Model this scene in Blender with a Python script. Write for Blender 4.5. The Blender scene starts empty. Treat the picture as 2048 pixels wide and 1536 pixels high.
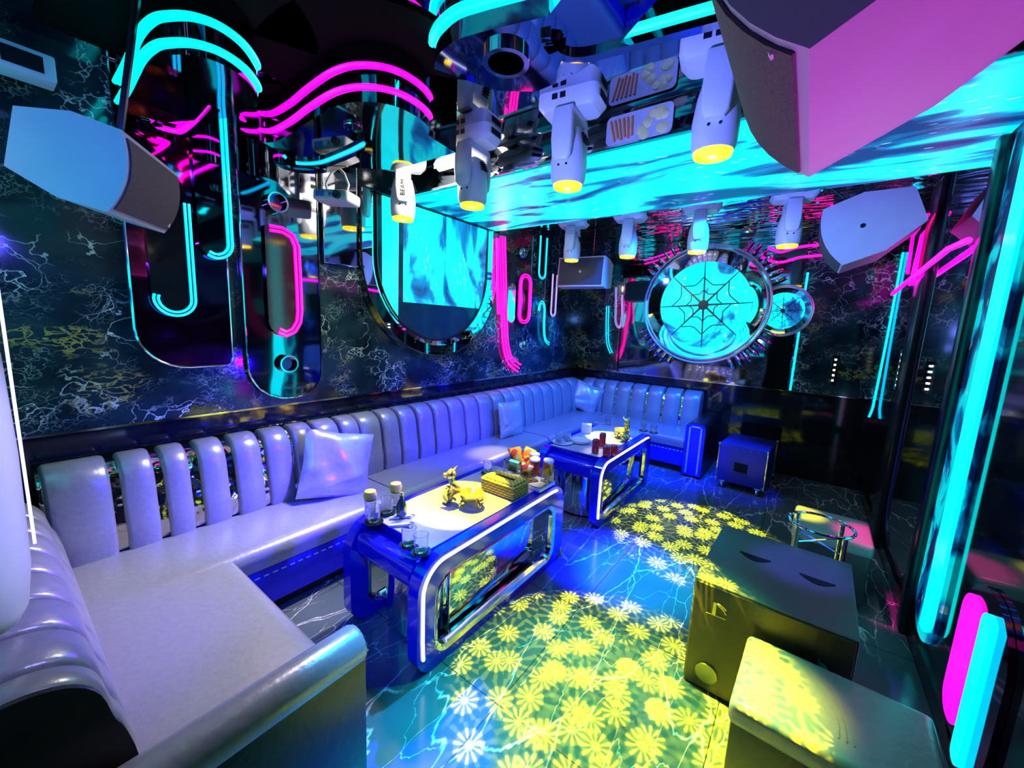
import bpy, bmesh, math, random
from mathutils import Vector, Matrix, Euler
random.seed(7)
sc = bpy.context.scene
COL = sc.collection
PI = math.pi
# ------------------------------------------------------------------ camera, world, exposure
ROT = Matrix(((0.8013563178, 0.5965463436, 0.0442776678),
              (-0.1239980258, 0.0932451696, 0.9878916074),
              (0.5851944476, -0.7971435243, 0.1486931747)))      # world -> camera axes
F, CX, CY = 790.0, 1024.0, 768.0
CAM = Vector((0, 0, 1.70))
cam_d = bpy.data.cameras.new('camera'); cam = bpy.data.objects.new('camera', cam_d); COL.objects.link(cam)
cam_d.sensor_width = 36; cam_d.lens = F / 2048 * 36; cam_d.clip_start = 0.02
cam.matrix_world = Matrix.Translation(CAM) @ ROT.transposed().to_4x4()
sc.camera = cam
w = bpy.data.worlds.new('world'); sc.world = w; w.use_nodes = True
w.node_tree.nodes['Background'].inputs[0].default_value = (0.01, 0.02, 0.06, 1)
w.node_tree.nodes['Background'].inputs[1].default_value = 0.3
sc.view_settings.view_transform = 'Standard'; sc.view_settings.look = 'None'
sc.view_settings.exposure = 0.45; sc.view_settings.gamma = 1; sc.view_settings.use_curve_mapping = False
sc.cycles.max_bounces = 10; sc.cycles.glossy_bounces = 6; sc.cycles.transmission_bounces = 8
sc.cycles.diffuse_bounces = 3; sc.cycles.sample_clamp_indirect = 4; sc.cycles.sample_clamp_direct = 0
sc.cycles.use_denoising = True; sc.cycles.caustics_reflective = False; sc.cycles.caustics_refractive = False

XL, XR, YN, YF, ZC = -3.0, 0.7, -0.15, 5.85, 2.92   # room planes
ZLED = 2.73

def at(u, v, axis, val):
    """point of the photograph on an axis-aligned plane of the room"""
    d = ROT.transposed() @ Vector((u - CX, -(v - CY), -F))
    return CAM + d * ((val - CAM[axis]) / d[axis])

def lamp(name, kind, loc, energy, color, target=None, size=.1, cone=60, blend=.5, parent=None):
    l = bpy.data.lights.new(name, kind); l.energy = energy; l.color = color
    o = bpy.data.objects.new(name, l); COL.objects.link(o); o.location = loc
    if kind == 'SPOT': l.spot_size = math.radians(cone); l.spot_blend = blend; l.shadow_soft_size = size
    elif kind == 'AREA': l.size = size
    else: l.shadow_soft_size = size
    if target is not None: o.rotation_euler = (Vector(target) - Vector(loc)).to_track_quat('-Z', 'Y').to_euler()
    return o

# added fill spots without fixtures, mostly in mid-air, colouring parts of the room
lamp('blue_fill_light', 'SPOT', (-.55, .05, 2.3), 120, (0.0, 0.0, 1.0), (-2.0, 2.2, 0.2), .03, 60, .7)
lamp('violet_fill_light', 'SPOT', (-1.35, 1.6, 1.2), 260, (0.02, 0.0, 1.0), (-2.8, 1.05, 0.64), .03, 62, .9)
lamp('violet_fill_light', 'SPOT', (-1.35, 2.65, 1.2), 200, (0.02, 0.0, 1.0), (-2.8, 2.7, 0.64), .03, 58, .9)
lamp('violet_fill_light', 'SPOT', (-1.7, 1.1, 1.3), 50, (0.08, 0.0, 1.0), (-1.9, .05, 0.66), .03, 62, .9)
lamp('lavender_fill_light', 'SPOT', (-.55, .65, 1.9), 50, (.42, .36, 1.0), (-1.3, -.04, 1.25), .03, 34, .9)
lamp('skyblue_fill_light', 'SPOT', (-0.6, 3.9, 2.72), 600, (0.0, 0.1, 1.0), (-2.5, 5.2, 0.6), .03, 90, .7)
lamp('skyblue_fill_light', 'SPOT', (-1.2, 2.6, 2.7), 160, (0.06, 0.03, 1.0), (-2.75, 3.3, 0.7), .03, 80, .8)
lamp('blue_fill_light', 'SPOT', (-.5, .1, 2.2), 40, (.08, .06, 1.0), (-2.05, .35, 2.15), .05, 45, .8)
lamp('magenta_fill_light', 'SPOT', (.62, 2.2, .5), 130, (.9, 0.0, .85), (.18, .9, 2.25), .03, 34, 1)
lamp('lavender_fill_light', 'SPOT', (.3, 2.0, 1.4), 9, (.3, .4, 1.0), (.12, 1.25, 2.05), .03, 28, 1)
lamp('purple_fill_light', 'SPOT', (-.1, .2, .9), 22, (.3, .0, .6), (.0, .75, 2.3), .03, 40, 1)
lamp('magenta_fill_light', 'SPOT', (-.2, 3.3, 2.6), 320, (1.0, 0.0, .35), (0.5, 3.32, 0.42), .03, 11, .6)
lamp('lavender_fill_light', 'SPOT', (-.9, .5, 1.6), 190, (.14, .18, 1.0), (-.8, 2.0, 2.6), .03, 70, .8)
lamp('lavender_fill_light', 'SPOT', (-.6, 2.5, 1.9), 100, (.14, .2, 1.0), (.2, 4.1, 2.5), .03, 55, .9)
lamp('skyblue_fill_light', 'SPOT', (-1.2, 2.6, 1.9), 40, (.1, .3, 1.0), (-1.9, 4.5, 2.5), .03, 60, .9)

# ------------------------------------------------------------------ materials
MATS = {}
def nodes_of(name):
    m = bpy.data.materials.new(name); m.use_nodes = True
    nt = m.node_tree; b = nt.nodes['Principled BSDF']
    return m, nt, b
def N(nt, t, **kw):
    n = nt.nodes.new(t)
    for k, v in kw.items():
        if k.startswith('i_'): n.inputs[k[2:].replace('_', ' ')].default_value = v
        else: setattr(n, k, v)
    return n
def coords(nt, scale=(1, 1, 1), out='Object'):
    tc = N(nt, 'ShaderNodeTexCoord'); mp = N(nt, 'ShaderNodeMapping'); mp.inputs['Scale'].default_value = scale
    nt.links.new(tc.outputs[out], mp.inputs['Vector']); return mp.outputs['Vector']
def ramp(nt, fac, stops, interp='LINEAR'):
    r = N(nt, 'ShaderNodeValToRGB'); r.color_ramp.interpolation = interp
    e = r.color_ramp.elements
    while len(e) < len(stops): e.new(0.5)
    for el, (p, c) in zip(e, stops):
        el.position = p; el.color = (*c, 1) if len(c) == 3 else c
    nt.links.new(fac, r.inputs['Fac']); return r.outputs['Color']
def plain(name, col, rough=.5, metal=0, spec=.5, vary=.12, scale=9, bump=0, emit=None, estr=0, coat=0):
    if name in MATS: return MATS[name]
    m, nt, b = nodes_of(name)
    v = coords(nt)
    n = N(nt, 'ShaderNodeTexNoise'); n.inputs['Scale'].default_value = scale; n.inputs['Detail'].default_value = 4
    nt.links.new(v, n.inputs['Vector'])
    lo = tuple(max(0, c * (1 - vary)) for c in col); hi = tuple(min(1, c * (1 + vary)) for c in col)
    nt.links.new(ramp(nt, n.outputs['Fac'], [(.3, lo), (.7, hi)]), b.inputs['Base Color'])
    b.inputs['Roughness'].default_value = rough; b.inputs['Metallic'].default_value = metal
    b.inputs['Specular IOR Level'].default_value = spec; b.inputs['Coat Weight'].default_value = coat
    if bump:
        bp = N(nt, 'ShaderNodeBump'); bp.inputs['Strength'].default_value = bump; bp.inputs['Distance'].default_value = .01
        nt.links.new(n.outputs['Fac'], bp.inputs['Height']); nt.links.new(bp.outputs['Normal'], b.inputs['Normal'])
    if emit: b.inputs['Emission Color'].default_value = (*emit, 1); b.inputs['Emission Strength'].default_value = estr
    MATS[name] = m; return m
def mirror(name, col, rough=.03, wave=0, wscale=3, stretch=(1, 1, 1)):
    if name in MATS: return MATS[name]
    m, nt, b = nodes_of(name)
    b.inputs['Metallic'].default_value = 1; b.inputs['Base Color'].default_value = (*col, 1); b.inputs['Roughness'].default_value = rough
    n = N(nt, 'ShaderNodeTexNoise'); n.inputs['Scale'].default_value = wscale; n.inputs['Detail'].default_value = 1
    nt.links.new(coords(nt, stretch), n.inputs['Vector'])
    if wave:
        bp = N(nt, 'ShaderNodeBump'); bp.inputs['Strength'].default_value = wave; bp.inputs['Distance'].default_value = .05
        nt.links.new(n.outputs['Fac'], bp.inputs['Height']); nt.links.new(bp.outputs['Normal'], b.inputs['Normal'])
    MATS[name] = m; return m
def glow(name, col, s):
    if name in MATS: return MATS[name]
    m, nt, b = nodes_of(name)
    n = N(nt, 'ShaderNodeTexNoise'); n.inputs['Scale'].default_value = 14
    nt.links.new(coords(nt), n.inputs['Vector'])
    mr = N(nt, 'ShaderNodeMapRange'); mr.inputs[3].default_value = s * .85; mr.inputs[4].default_value = s * 1.15
    nt.links.new(n.outputs['Fac'], mr.inputs[0]); nt.links.new(mr.outputs[0], b.inputs['Emission Strength'])
    b.inputs['Base Color'].default_value = (.05, .05, .05, 1); b.inputs['Emission Color'].default_value = (*col, 1)
    b.inputs['Roughness'].default_value = .3
    MATS[name] = m; return m

def vein_mask(nt, vec, scale, width, distort=.25, keep=(.42, .55), nscale=1.3):
    nz = N(nt, 'ShaderNodeTexNoise'); nz.inputs['Scale'].default_value = 2.6; nz.inputs['Detail'].default_value = 5
    nt.links.new(vec, nz.inputs['Vector'])
    a = N(nt, 'ShaderNodeVectorMath', operation='SUBTRACT'); a.inputs[1].default_value = (.5, .5, .5)
    nt.links.new(nz.outputs['Color'], a.inputs[0])
    s = N(nt, 'ShaderNodeVectorMath', operation='SCALE'); s.inputs['Scale'].default_value = distort * 2
    nt.links.new(a.outputs[0], s.inputs[0])
    ad = N(nt, 'ShaderNodeVectorMath', operation='ADD'); nt.links.new(vec, ad.inputs[0]); nt.links.new(s.outputs[0], ad.inputs[1])
    vo = N(nt, 'ShaderNodeTexVoronoi', feature='DISTANCE_TO_EDGE'); vo.inputs['Scale'].default_value = scale
    nt.links.new(ad.outputs[0], vo.inputs['Vector'])
    l = ramp(nt, vo.outputs['Distance'], [(0, (1, 1, 1)), (width, (0, 0, 0))])
    k = N(nt, 'ShaderNodeTexNoise'); k.inputs['Scale'].default_value = nscale; k.inputs['Detail'].default_value = 3
    nt.links.new(vec, k.inputs['Vector'])
    km = ramp(nt, k.outputs['Fac'], [(keep[0], (0, 0, 0)), (keep[1], (1, 1, 1))])
    mu = N(nt, 'ShaderNodeMath', operation='MULTIPLY'); nt.links.new(l, mu.inputs[0]); nt.links.new(km, mu.inputs[1])
    return mu.outputs[0]
def mixc(nt, fac, a, b):
    m = N(nt, 'ShaderNodeMix', data_type='RGBA')
    for sock, val in ((m.inputs[0], fac), (m.inputs[6], a), (m.inputs[7], b)):
        if hasattr(val, 'links'): nt.links.new(val, sock)
        elif isinstance(val, tuple): sock.default_value = (*val, 1)
        else: sock.default_value = val
    return m.outputs[2]

def floor_mat():
    m, nt, b = nodes_of('black_marble_tile')
    v = coords(nt, (1.7, .48, 1))
    m1 = vein_mask(nt, v, 1.9, .0095, .16, (.34, .44))
    v2 = coords(nt, (2.6, .8, 1))
    m2 = vein_mask(nt, v2, 2.2, .008, .22, (.42, .52), 1.7)
    mx = N(nt, 'ShaderNodeMath', operation='MAXIMUM'); nt.links.new(m1, mx.inputs[0]); nt.links.new(m2, mx.inputs[1])
    n = N(nt, 'ShaderNodeTexNoise'); n.inputs['Scale'].default_value = 1.4; n.inputs['Detail'].default_value = 6
    nt.links.new(coords(nt), n.inputs['Vector'])
    base = ramp(nt, n.outputs['Fac'], [(.3, (.06, .095, .105)), (.75, (.15, .19, .21))])
    c = mixc(nt, mx.outputs[0], base, (.95, .93, .88))
    sx = N(nt, 'ShaderNodeSeparateXYZ'); nt.links.new(coords(nt), sx.inputs[0])
    seams = []
    for ax, off in (('X', .12), ('Y', .35)):
        a = N(nt, 'ShaderNodeMath', operation='ADD'); a.inputs[1].default_value = off + 8; nt.links.new(sx.outputs[ax], a.inputs[0])
        d = N(nt, 'ShaderNodeMath', operation='PINGPONG'); d.inputs[1].default_value = .4; nt.links.new(a.outputs[0], d.inputs[0])
        g = N(nt, 'ShaderNodeMath', operation='LESS_THAN'); g.inputs[1].default_value = .0022; nt.links.new(d.outputs[0], g.inputs[0]); seams.append(g.outputs[0])
    s = N(nt, 'ShaderNodeMath', operation='MAXIMUM'); nt.links.new(seams[0], s.inputs[0]); nt.links.new(seams[1], s.inputs[1])
    nt.links.new(mixc(nt, s.outputs[0], c, (.02, .02, .02)), b.inputs['Base Color'])
    b.inputs['Roughness'].default_value = .16; b.inputs['Specular IOR Level'].default_value = .5
    return m
def marble_mat():
    m, nt, b = nodes_of('green_black_marble')
    v = coords(nt, (1, 1, 1.2))
    m1 = vein_mask(nt, v, 5.5, .036, .6, (.48, .6), 2.6)
    m2 = vein_mask(nt, v, 12, .06, .8, (.52, .66), 4)
    n = N(nt, 'ShaderNodeTexNoise'); n.inputs['Scale'].default_value = 3.2; n.inputs['Detail'].default_value = 8
    nt.links.new(v, n.inputs['Vector'])
    base = ramp(nt, n.outputs['Fac'], [(.35, (.004, .012, .02)), (.6, (.015, .045, .06)), (.8, (.05, .1, .11))])
    reflect_flecks = vein_mask(nt, coords(nt, (1, .8, 1.7)), 7, .09, .9, (.56, .64), 2.4)  # yellow light reflected in the polish, painted in as flecks
    c = mixc(nt, m2, base, (.25, .36, .33)); c = mixc(nt, reflect_flecks, c, (.45, .42, .1)); c = mixc(nt, m1, c, (.8, .95, .85))
    nt.links.new(c, b.inputs['Base Color']); b.inputs['Roughness'].default_value = .1; b.inputs['Specular IOR Level'].default_value = .7
    return m
def screen_mat(name, strength, dark=.5, scale=(1.2, 3, 1), seed=0, deep=(.0, .03, .16)):
    m, nt, b = nodes_of(name)
    v = coords(nt, scale); mp = v.node; mp.inputs['Location'].default_value = (seed, seed * 2, 0)
    n = N(nt, 'ShaderNodeTexNoise'); n.inputs['Scale'].default_value = 1.1; n.inputs['Detail'].default_value = 5; n.inputs['Distortion'].default_value = 1.2
    nt.links.new(v, n.inputs['Vector'])
    c = ramp(nt, n.outputs['Fac'], [(dark - .1, deep), (dark - .03, (0, .22, .55)), (dark + .02, (0, .85, .95)), (.9, (0, 1, 1))])
    mp2 = N(nt, 'ShaderNodeMapping'); mp2.inputs['Scale'].default_value = (9, 46, 9); mp2.inputs['Rotation'].default_value = (0, 0, .5)
    tc = N(nt, 'ShaderNodeTexCoord'); nt.links.new(tc.outputs['Object'], mp2.inputs['Vector'])
    vo = N(nt, 'ShaderNodeTexVoronoi'); vo.inputs['Scale'].default_value = 1; nt.links.new(mp2.outputs[0], vo.inputs['Vector'])
    dash = ramp(nt, vo.outputs['Distance'], [(.16, (1, 1, 1)), (.22, (0, 0, 0))])
    n2 = N(nt, 'ShaderNodeTexNoise'); n2.inputs['Scale'].default_value = 2.2; nt.links.new(v, n2.inputs['Vector'])
    dm = ramp(nt, n2.outputs['Fac'], [(.52, (0, 0, 0)), (.6, (.6, .6, .6))])
    mu = N(nt, 'ShaderNodeMath', operation='MULTIPLY'); nt.links.new(dash, mu.inputs[0]); nt.links.new(dm, mu.inputs[1])
    c = mixc(nt, mu.outputs[0], c, (.6, 1, 1))
    nt.links.new(c, b.inputs['Emission Color']); b.inputs['Emission Strength'].default_value = strength
    b.inputs['Base Color'].default_value = (.02, .02, .03, 1); b.inputs['Roughness'].default_value = .35
    return m
def glass_mat(name, col=(1, 1, 1), rough=.0):
    if name in MATS: return MATS[name]
    m, nt, b = nodes_of(name)
    b.inputs['Transmission Weight'].default_value = 1; b.inputs['IOR'].default_value = 1.45; b.inputs['Roughness'].default_value = rough
    n = N(nt, 'ShaderNodeTexNoise'); n.inputs['Scale'].default_value = 30; nt.links.new(coords(nt), n.inputs['Vector'])
    nt.links.new(ramp(nt, n.outputs['Fac'], [(.2, tuple(c * .95 for c in col)), (.8, col)]), b.inputs['Base Color'])
    MATS[name] = m; return m

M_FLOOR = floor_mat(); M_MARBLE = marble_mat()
M_CEIL = mirror('black_mirror_ceiling', (.42, .45, .5), .03, .06, 1.2)
M_CEILW = mirror('rippled_mirror_ceiling', (.6, .62, .68), .04, .5, 2.2, (1, 2.5, 1))
M_BLACKGLASS = plain('black_glass', (.008, .01, .016), .06, 0, .5, .3)
M_MIRROR = mirror('clear_mirror', (.82, .84, .88), .02, .05, 1.6)
M_DKMIRROR = mirror('dark_mirror', (.3, .32, .38), .04, .08, 2)
M_REDMIRROR = mirror('burgundy_mirror', (.8, .1, .36), .05, .1, 2)
M_CHROME = mirror('chrome', (.85, .86, .9), .08, .05, 5)
M_BLACK = plain('black_lacquer', (.012, .012, .016), .22, 0, .6)
M_MATBLACK = plain('matte_black', (.015, .015, .018), .6)
M_LEATHER = plain('silver_leather', (.36, .36, .39), .3, .25, .6, .06, 40, .12)
M_LEATHERB = plain('blue_lit_leather', (.012, .012, .62), .4, 0, .4, .06, 40, .12)  # blue light on the sofa fronts put into the leather colour
M_LEATHERK = plain('black_leather', (.01, .01, .014), .35, 0, .5, .1, 40, .15)
M_STITCH = plain('pale_stitching', (.8, .78, .85), .5)
M_WHITE = plain('white_plastic', (.78, .78, .82), .35, 0, .5, .03)
M_SPKWHITE = plain('white_cabinet_paint', (.52, .52, .56), .45, 0, .4, .03)
M_GRILLE = plain('grey_grille_cloth', (.07, .055, .06), .7, 0, .3, .25, 160, .2)
M_DARKHOLE = plain('dark_recess', (.006, .006, .01), .7, 0, .2)
M_CYAN = glow('cyan_neon', (0, .95, 1), 2.6); M_CYANS = glow('cyan_neon_soft', (.0, .55, 1), 1.6)
M_PINK = glow('pink_neon', (1, .0, .3), 2.6); M_MAG = glow('magenta_neon', (1, 0, .85), 2.6)
M_BLUEN = glow('blue_neon', (.03, .03, 1), 2.2); M_WHITEN = glow('white_led', (.8, .85, 1), 2.4); M_VIOLET = glow('violet_white_led', (.75, .65, 1), 1.4)
M_LENS = glow('amber_lens', (1, .55, 0), 3.0); M_LENSC = glow('lens_core', (1, .85, .25), 6)
M_FLOOD = glow('warm_white_flood', (1, .9, .72), 22)
M_GOLD = plain('gold_plating', (.95, .7, .15), .22, .85, .5, .1, 30)
M_DOTS = glow('white_button_light', (.85, 1, 1), 3)
M_REDDOT = glow('red_indicator', (1, .02, .2), 4)
M_GLASS = glass_mat('clear_glass'); M_ACRYL = glass_mat('clear_acrylic', (.95, .97, 1), .05)

# ------------------------------------------------------------------ mesh helpers
def BM(): return bmesh.new()
def add_box(bm, c, s, rot=None, bev=0, seg=2):
    r = bmesh.ops.create_cube(bm, size=1); vs = r['verts']
    bmesh.ops.scale(bm, vec=Vector(s), verts=vs)
    if bev:
        es = list({e for v in vs for e in v.link_edges})
        rb = bmesh.ops.bevel(bm, geom=es, offset=bev, segments=seg, profile=.6, affect='EDGES', clamp_overlap=True)
        vs = list({v for f in rb['faces'] for v in f.verts} | {v for v in vs if v.is_valid})
    m = Matrix.Translation(Vector(c)) @ (rot.to_4x4() if rot is not None else Matrix())
    bmesh.ops.transform(bm, matrix=m, verts=vs); return vs
def add_prism(bm, pts, fn, d0, d1):
    """closed outline pts (a,b) extruded from d0 to d1; fn(a,b,d)->Vector"""
    A = [bm.verts.new(fn(a, b, d0)) for a, b in pts]; B = [bm.verts.new(fn(a, b, d1)) for a, b in pts]
    n = len(pts)
    for i in range(n): bm.faces.new((A[i], A[(i + 1) % n], B[(i + 1) % n], B[i]))
    bm.faces.new(A[::-1]); bm.faces.new(B)
def add_ring(bm, outer, inner, fn, d0, d1):
    n = len(outer)
    L = [[bm.verts.new(fn(a, b, d)) for a, b in o] for o in (outer, inner) for d in (d0, d1)]
    O0, O1, I0, I1 = L
    for i in range(n):
        j = (i + 1) % n
        bm.faces.new((O0[i], O0[j], O1[j], O1[i])); bm.faces.new((I0[j], I0[i], I1[i], I1[j]))
        bm.faces.new((O1[i], O1[j], I1[j], I1[i])); bm.faces.new((O0[j], O0[i], I0[i], I0[j]))
def add_tube(bm, path, r, seg=8, closed=False, flat=None):
    P = [Vector(p) for p in path]; n = len(P); rings = []
    up = Vector((0, 0, 1)); prevn = None
    for i in range(n):
        if closed: t = (P[(i + 1) % n] - P[i - 1]).normalized()
        else: t = (P[min(i + 1, n - 1)] - P[max(i - 1, 0)]).normalized()
        if prevn is None:
            a = up if abs(t.dot(up)) < .9 else Vector((1, 0, 0)); nn = (a - t * a.dot(t)).normalized()
        else: nn = (prevn - t * prevn.dot(t)).normalized()
        prevn = nn; bb = t.cross(nn); rr = r[i] if isinstance(r, (list, tuple)) else r
        rings.append([bm.verts.new(P[i] + (nn * math.cos(2 * PI * k / seg) + bb * math.sin(2 * PI * k / seg)) * rr) for k in range(seg)])
    for i in range(n if closed else n - 1):
        A, B = rings[i], rings[(i + 1) % n]
        for k in range(seg): bm.faces.new((A[k], A[(k + 1) % seg], B[(k + 1) % seg], B[k]))
    if not closed: bm.faces.new(rings[0][::-1]); bm.faces.new(rings[-1])
def add_lathe(bm, prof, c=(0, 0, 0), seg=24, M=None):
    c = Vector(c); rings = []
    for r, z in prof:
        ring = [Vector((r * math.cos(2 * PI * k / seg), r * math.sin(2 * PI * k / seg), z)) for k in range(seg)]
        rings.append([bm.verts.new((M @ p if M else p) + c) for p in ring])
    for A, B in zip(rings, rings[1:]):
        for k in range(seg): bm.faces.new((A[k], A[(k + 1) % seg], B[(k + 1) % seg], B[k]))
    bm.faces.new(rings[0][::-1]); bm.faces.new(rings[-1])
def loft(bm, rings, cap=True):
    R = [[bm.verts.new(p) for p in r] for r in rings]
    for A, B in zip(R, R[1:]):
        n = len(A)
        for k in range(n): bm.faces.new((A[k], A[(k + 1) % n], B[(k + 1) % n], B[k]))
    if cap: bm.faces.new(R[0][::-1]); bm.faces.new(R[-1])
def rrect(x0, x1, y0, y1, r, n=6, rs=None):
    r4 = rs or (r, r, r, r); pts = []     # corners: x0y0, x1y0, x1y1, x0y1
    for (cx, cy, a0), q in zip(((x0, y0, PI), (x1, y0, 1.5 * PI), (x1, y1, 0), (x0, y1, .5 * PI)), r4):
        q = max(q, 1e-4); ox = cx + q if cx == x0 else cx - q; oy = cy + q if cy == y0 else cy - q
        for k in range(n + 1):
            a = a0 + .5 * PI * k / n; pts.append((ox + q * math.cos(a), oy + q * math.sin(a)))
    return pts
def smooth_path(pts, n=8, closed=False):
    P = [Vector(p) for p in pts]; out = []; m = len(P)
    for i in range(m if closed else m - 1):
        g = lambda j: P[j % m] if closed else P[max(0, min(m - 1, j))]
        a, b, c, d = g(i - 1), g(i), g(i + 1), g(i + 2)
        for k in range(n):
            t = k / n
            out.append(.5 * ((2 * b) + (c - a) * t + (2 * a - 5 * b + 4 * c - d) * t * t + (3 * b - a - 3 * c + d) * t ** 3))
    if not closed: out.append(P[-1])
    return out
def obj(name, bm, mat, parent=None, smooth=True, angle=40, mod=None):
    bmesh.ops.recalc_face_normals(bm, faces=bm.faces)
    me = bpy.data.meshes.new(name)
    off = parent['_o'] if parent is not None and '_o' in parent else None
    if off is not None: bmesh.ops.translate(bm, vec=-Vector(off), verts=bm.verts)
    bm.to_mesh(me); bm.free(); me.materials.append(mat)
    if smooth:
        me.polygons.foreach_set('use_smooth', [True] * len(me.polygons)); me.set_sharp_from_angle(angle=math.radians(angle))
    o = bpy.data.objects.new(name, me); COL.objects.link(o)
    if parent is not None: o.parent = parent
    if off is not None: o['_o'] = tuple(off)
    return o
def tag(o, label, cat, group=None):
    o['label'] = label; o['category'] = cat
    if group: o['group'] = group
    return o
def thing(name, label, cat, loc=(0, 0, 0), group=None, world=False):
    """Empty at the thing's base; world=True: its parts are written in room coordinates"""
    o = bpy.data.objects.new(name, None); o.empty_display_size = .1; COL.objects.link(o); o.location = loc
    if world: o['_o'] = tuple(loc)
    return tag(o, label, cat, group)
def struct(name, bm, mat, **k):
    o = obj(name, bm, mat, **k); o['kind'] = 'structure'; return o
def dup(root, loc, label=None, rot=None, group=None):
    r = root.copy(); COL.objects.link(r); r.location = loc
    if rot is not None: r.rotation_euler = rot
    if label: r['label'] = label
    if group: r['group'] = group
    for ch in list(root.children):
        c = ch.copy(); COL.objects.link(c); c.parent = r
        for g in list(ch.children):
            d = g.copy(); COL.objects.link(d); d.parent = c
    return r
def text(name, s, size, mat, M, parent, ext=.002):
    cu = bpy.data.curves.new(name, 'FONT'); cu.body = s; cu.size = size; cu.extrude = ext; cu.align_x = 'CENTER'; cu.align_y = 'CENTER'
    cu.materials.append(mat); tmp = bpy.data.objects.new(name, cu); me = bpy.data.meshes.new_from_object(tmp); bpy.data.objects.remove(tmp); o = bpy.data.objects.new(name, me); COL.objects.link(o); o.parent = parent; o.matrix_local = M; return o
YZ = lambda a, b, d: Vector((d, a, b))        # outline on a left/right wall
XZ = lambda a, b, d: Vector((a, d, b))        # outline on the near/far wall
XY = lambda a, b, d: Vector((a, b, d))        # outline on floor or ceiling

# ------------------------------------------------------------------ room shell
def slab(name, c, s, mat):
    bm = BM(); add_box(bm, c, s); return struct(name, bm, mat, smooth=False)
xm = (XL + XR) / 2; ym = (YN + YF) / 2
slab('floor', (xm, (YF - 1.6) / 2, -.05), (XR - XL + .4, YF + 1.9, .1), M_FLOOR)
slab('ceiling', (xm, (3.61 + YN) / 2, ZC + .05), (XR - XL + .4, 3.61 - YN + .3, .1), M_CEIL)
slab('ceiling', (xm, (3.61 + YF + .15) / 2, ZC + .05), (XR - XL + .4, YF + .15 - 3.61, .1), M_CEILW)
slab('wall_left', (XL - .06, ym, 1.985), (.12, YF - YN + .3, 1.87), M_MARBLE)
slab('wall_left', (XL - .06, ym, .525), (.12, YF - YN + .3, 1.05), M_BLACKGLASS)
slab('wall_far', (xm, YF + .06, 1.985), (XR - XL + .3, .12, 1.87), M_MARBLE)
slab('wall_far', (xm, YF + .06, .525), (XR - XL + .3, .12, 1.05), M_BLACKGLASS)
slab('wall_right', (XR + .06, (YF - 1.6) / 2, ZC / 2), (.12, YF + 1.9, ZC), M_BLACKGLASS)
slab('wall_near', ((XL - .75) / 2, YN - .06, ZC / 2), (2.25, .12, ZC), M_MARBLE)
slab('wall_near', ((XR - .75) / 2, -1.66, ZC / 2), (XR + .95, .12, ZC), M_MATBLACK)
slab('trim_1', (XL + .006, ym, 1.05), (.012, YF - YN, .012), M_CHROME)
slab('trim_2', (xm, YF - .006, 1.05), (XR - XL, .012, .012), M_CHROME)
slab('baseboard_right', (XR - .01, (YF) / 2, .05), (.02, YF - .2, .1), M_BLACK)

# ------------------------------------------------------------------ LED ceiling box
t = thing('led_ceiling_screen', 'wide cyan LED video screen hung under the mirrored ceiling across the room', 'screen', (xm, 2.95, ZLED), world=True)
bm = BM(); add_box(bm, (xm, 2.95, (ZLED + ZC) / 2 + .006), (XR - XL - .02, 1.32, ZC - ZLED - .012), bev=.004); obj('mirrored_housing', bm, M_DKMIRROR, t)
bm = BM(); add_box(bm, (xm, 2.95, ZLED - .003), (XR - XL - .06, 1.26, .006)); obj('screen_panel', bm, screen_mat('led_water_scene', 1.05, .47, (.8, 2.6, 1), 3.1), t, smooth=False)
bm = BM(); add_box(bm, (xm, 2.285, ZLED + .008), (XR - XL - .02, .012, .016)); add_box(bm, (xm, 3.615, ZLED + .008), (XR - XL - .02, .012, .016)); obj('edge_trim', bm, M_CHROME, t, smooth=False)
# snack tray reflection painted as a flat panel on the LED box front
pc = at(1277, 250, 1, 2.279); t = thing('snack_reflection', 'snack tray reflection painted as a panel on the mirrored front edge of the LED ceiling', 'reflected_view', pc, world=True)
bm = BM(); add_prism(bm, rrect(pc.x - .185, pc.x + .185, pc.z - .075, pc.z + .075, .03, 5), XZ, 2.283, 2.273); obj('white_tray', bm, plain('reflected_white', (.55, .55, .6), .4), t, angle=30)
bm = BM(); rr = random.Random(5)
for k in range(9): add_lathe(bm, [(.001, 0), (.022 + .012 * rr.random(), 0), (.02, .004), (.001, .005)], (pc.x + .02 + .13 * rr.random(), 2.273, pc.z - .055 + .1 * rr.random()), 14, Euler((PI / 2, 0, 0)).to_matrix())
obj('pale_rounds', bm, plain('reflected_cream', (.9, .82, .3), .4), t)
bm = BM()
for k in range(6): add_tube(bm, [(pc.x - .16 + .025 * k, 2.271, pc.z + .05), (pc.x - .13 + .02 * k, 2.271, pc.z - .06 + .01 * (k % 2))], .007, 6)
obj('orange_sticks', bm, plain('reflected_orange', (.8, .25, .04), .4), t)
# near-wall screen out of view, kept and coloured for its blue light
t = thing('fill_screen', 'unseen blue fill-light screen on the near wall above the short sofa section', 'screen', (-1.85, YN + .02, 1.9), world=True)
bm = BM(); add_box(bm, (-1.85, YN + .02, 1.9), (2.1, .03, 1.5), bev=.006); obj('frame', bm, M_BLACK, t)
bm = BM(); add_box(bm, (-1.85, YN + .037, 1.9), (2.02, .004, 1.42)); obj('display', bm, screen_mat('blue_fill', .9, .5, (1, 1, 2), 1.0), t, smooth=False)

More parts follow.
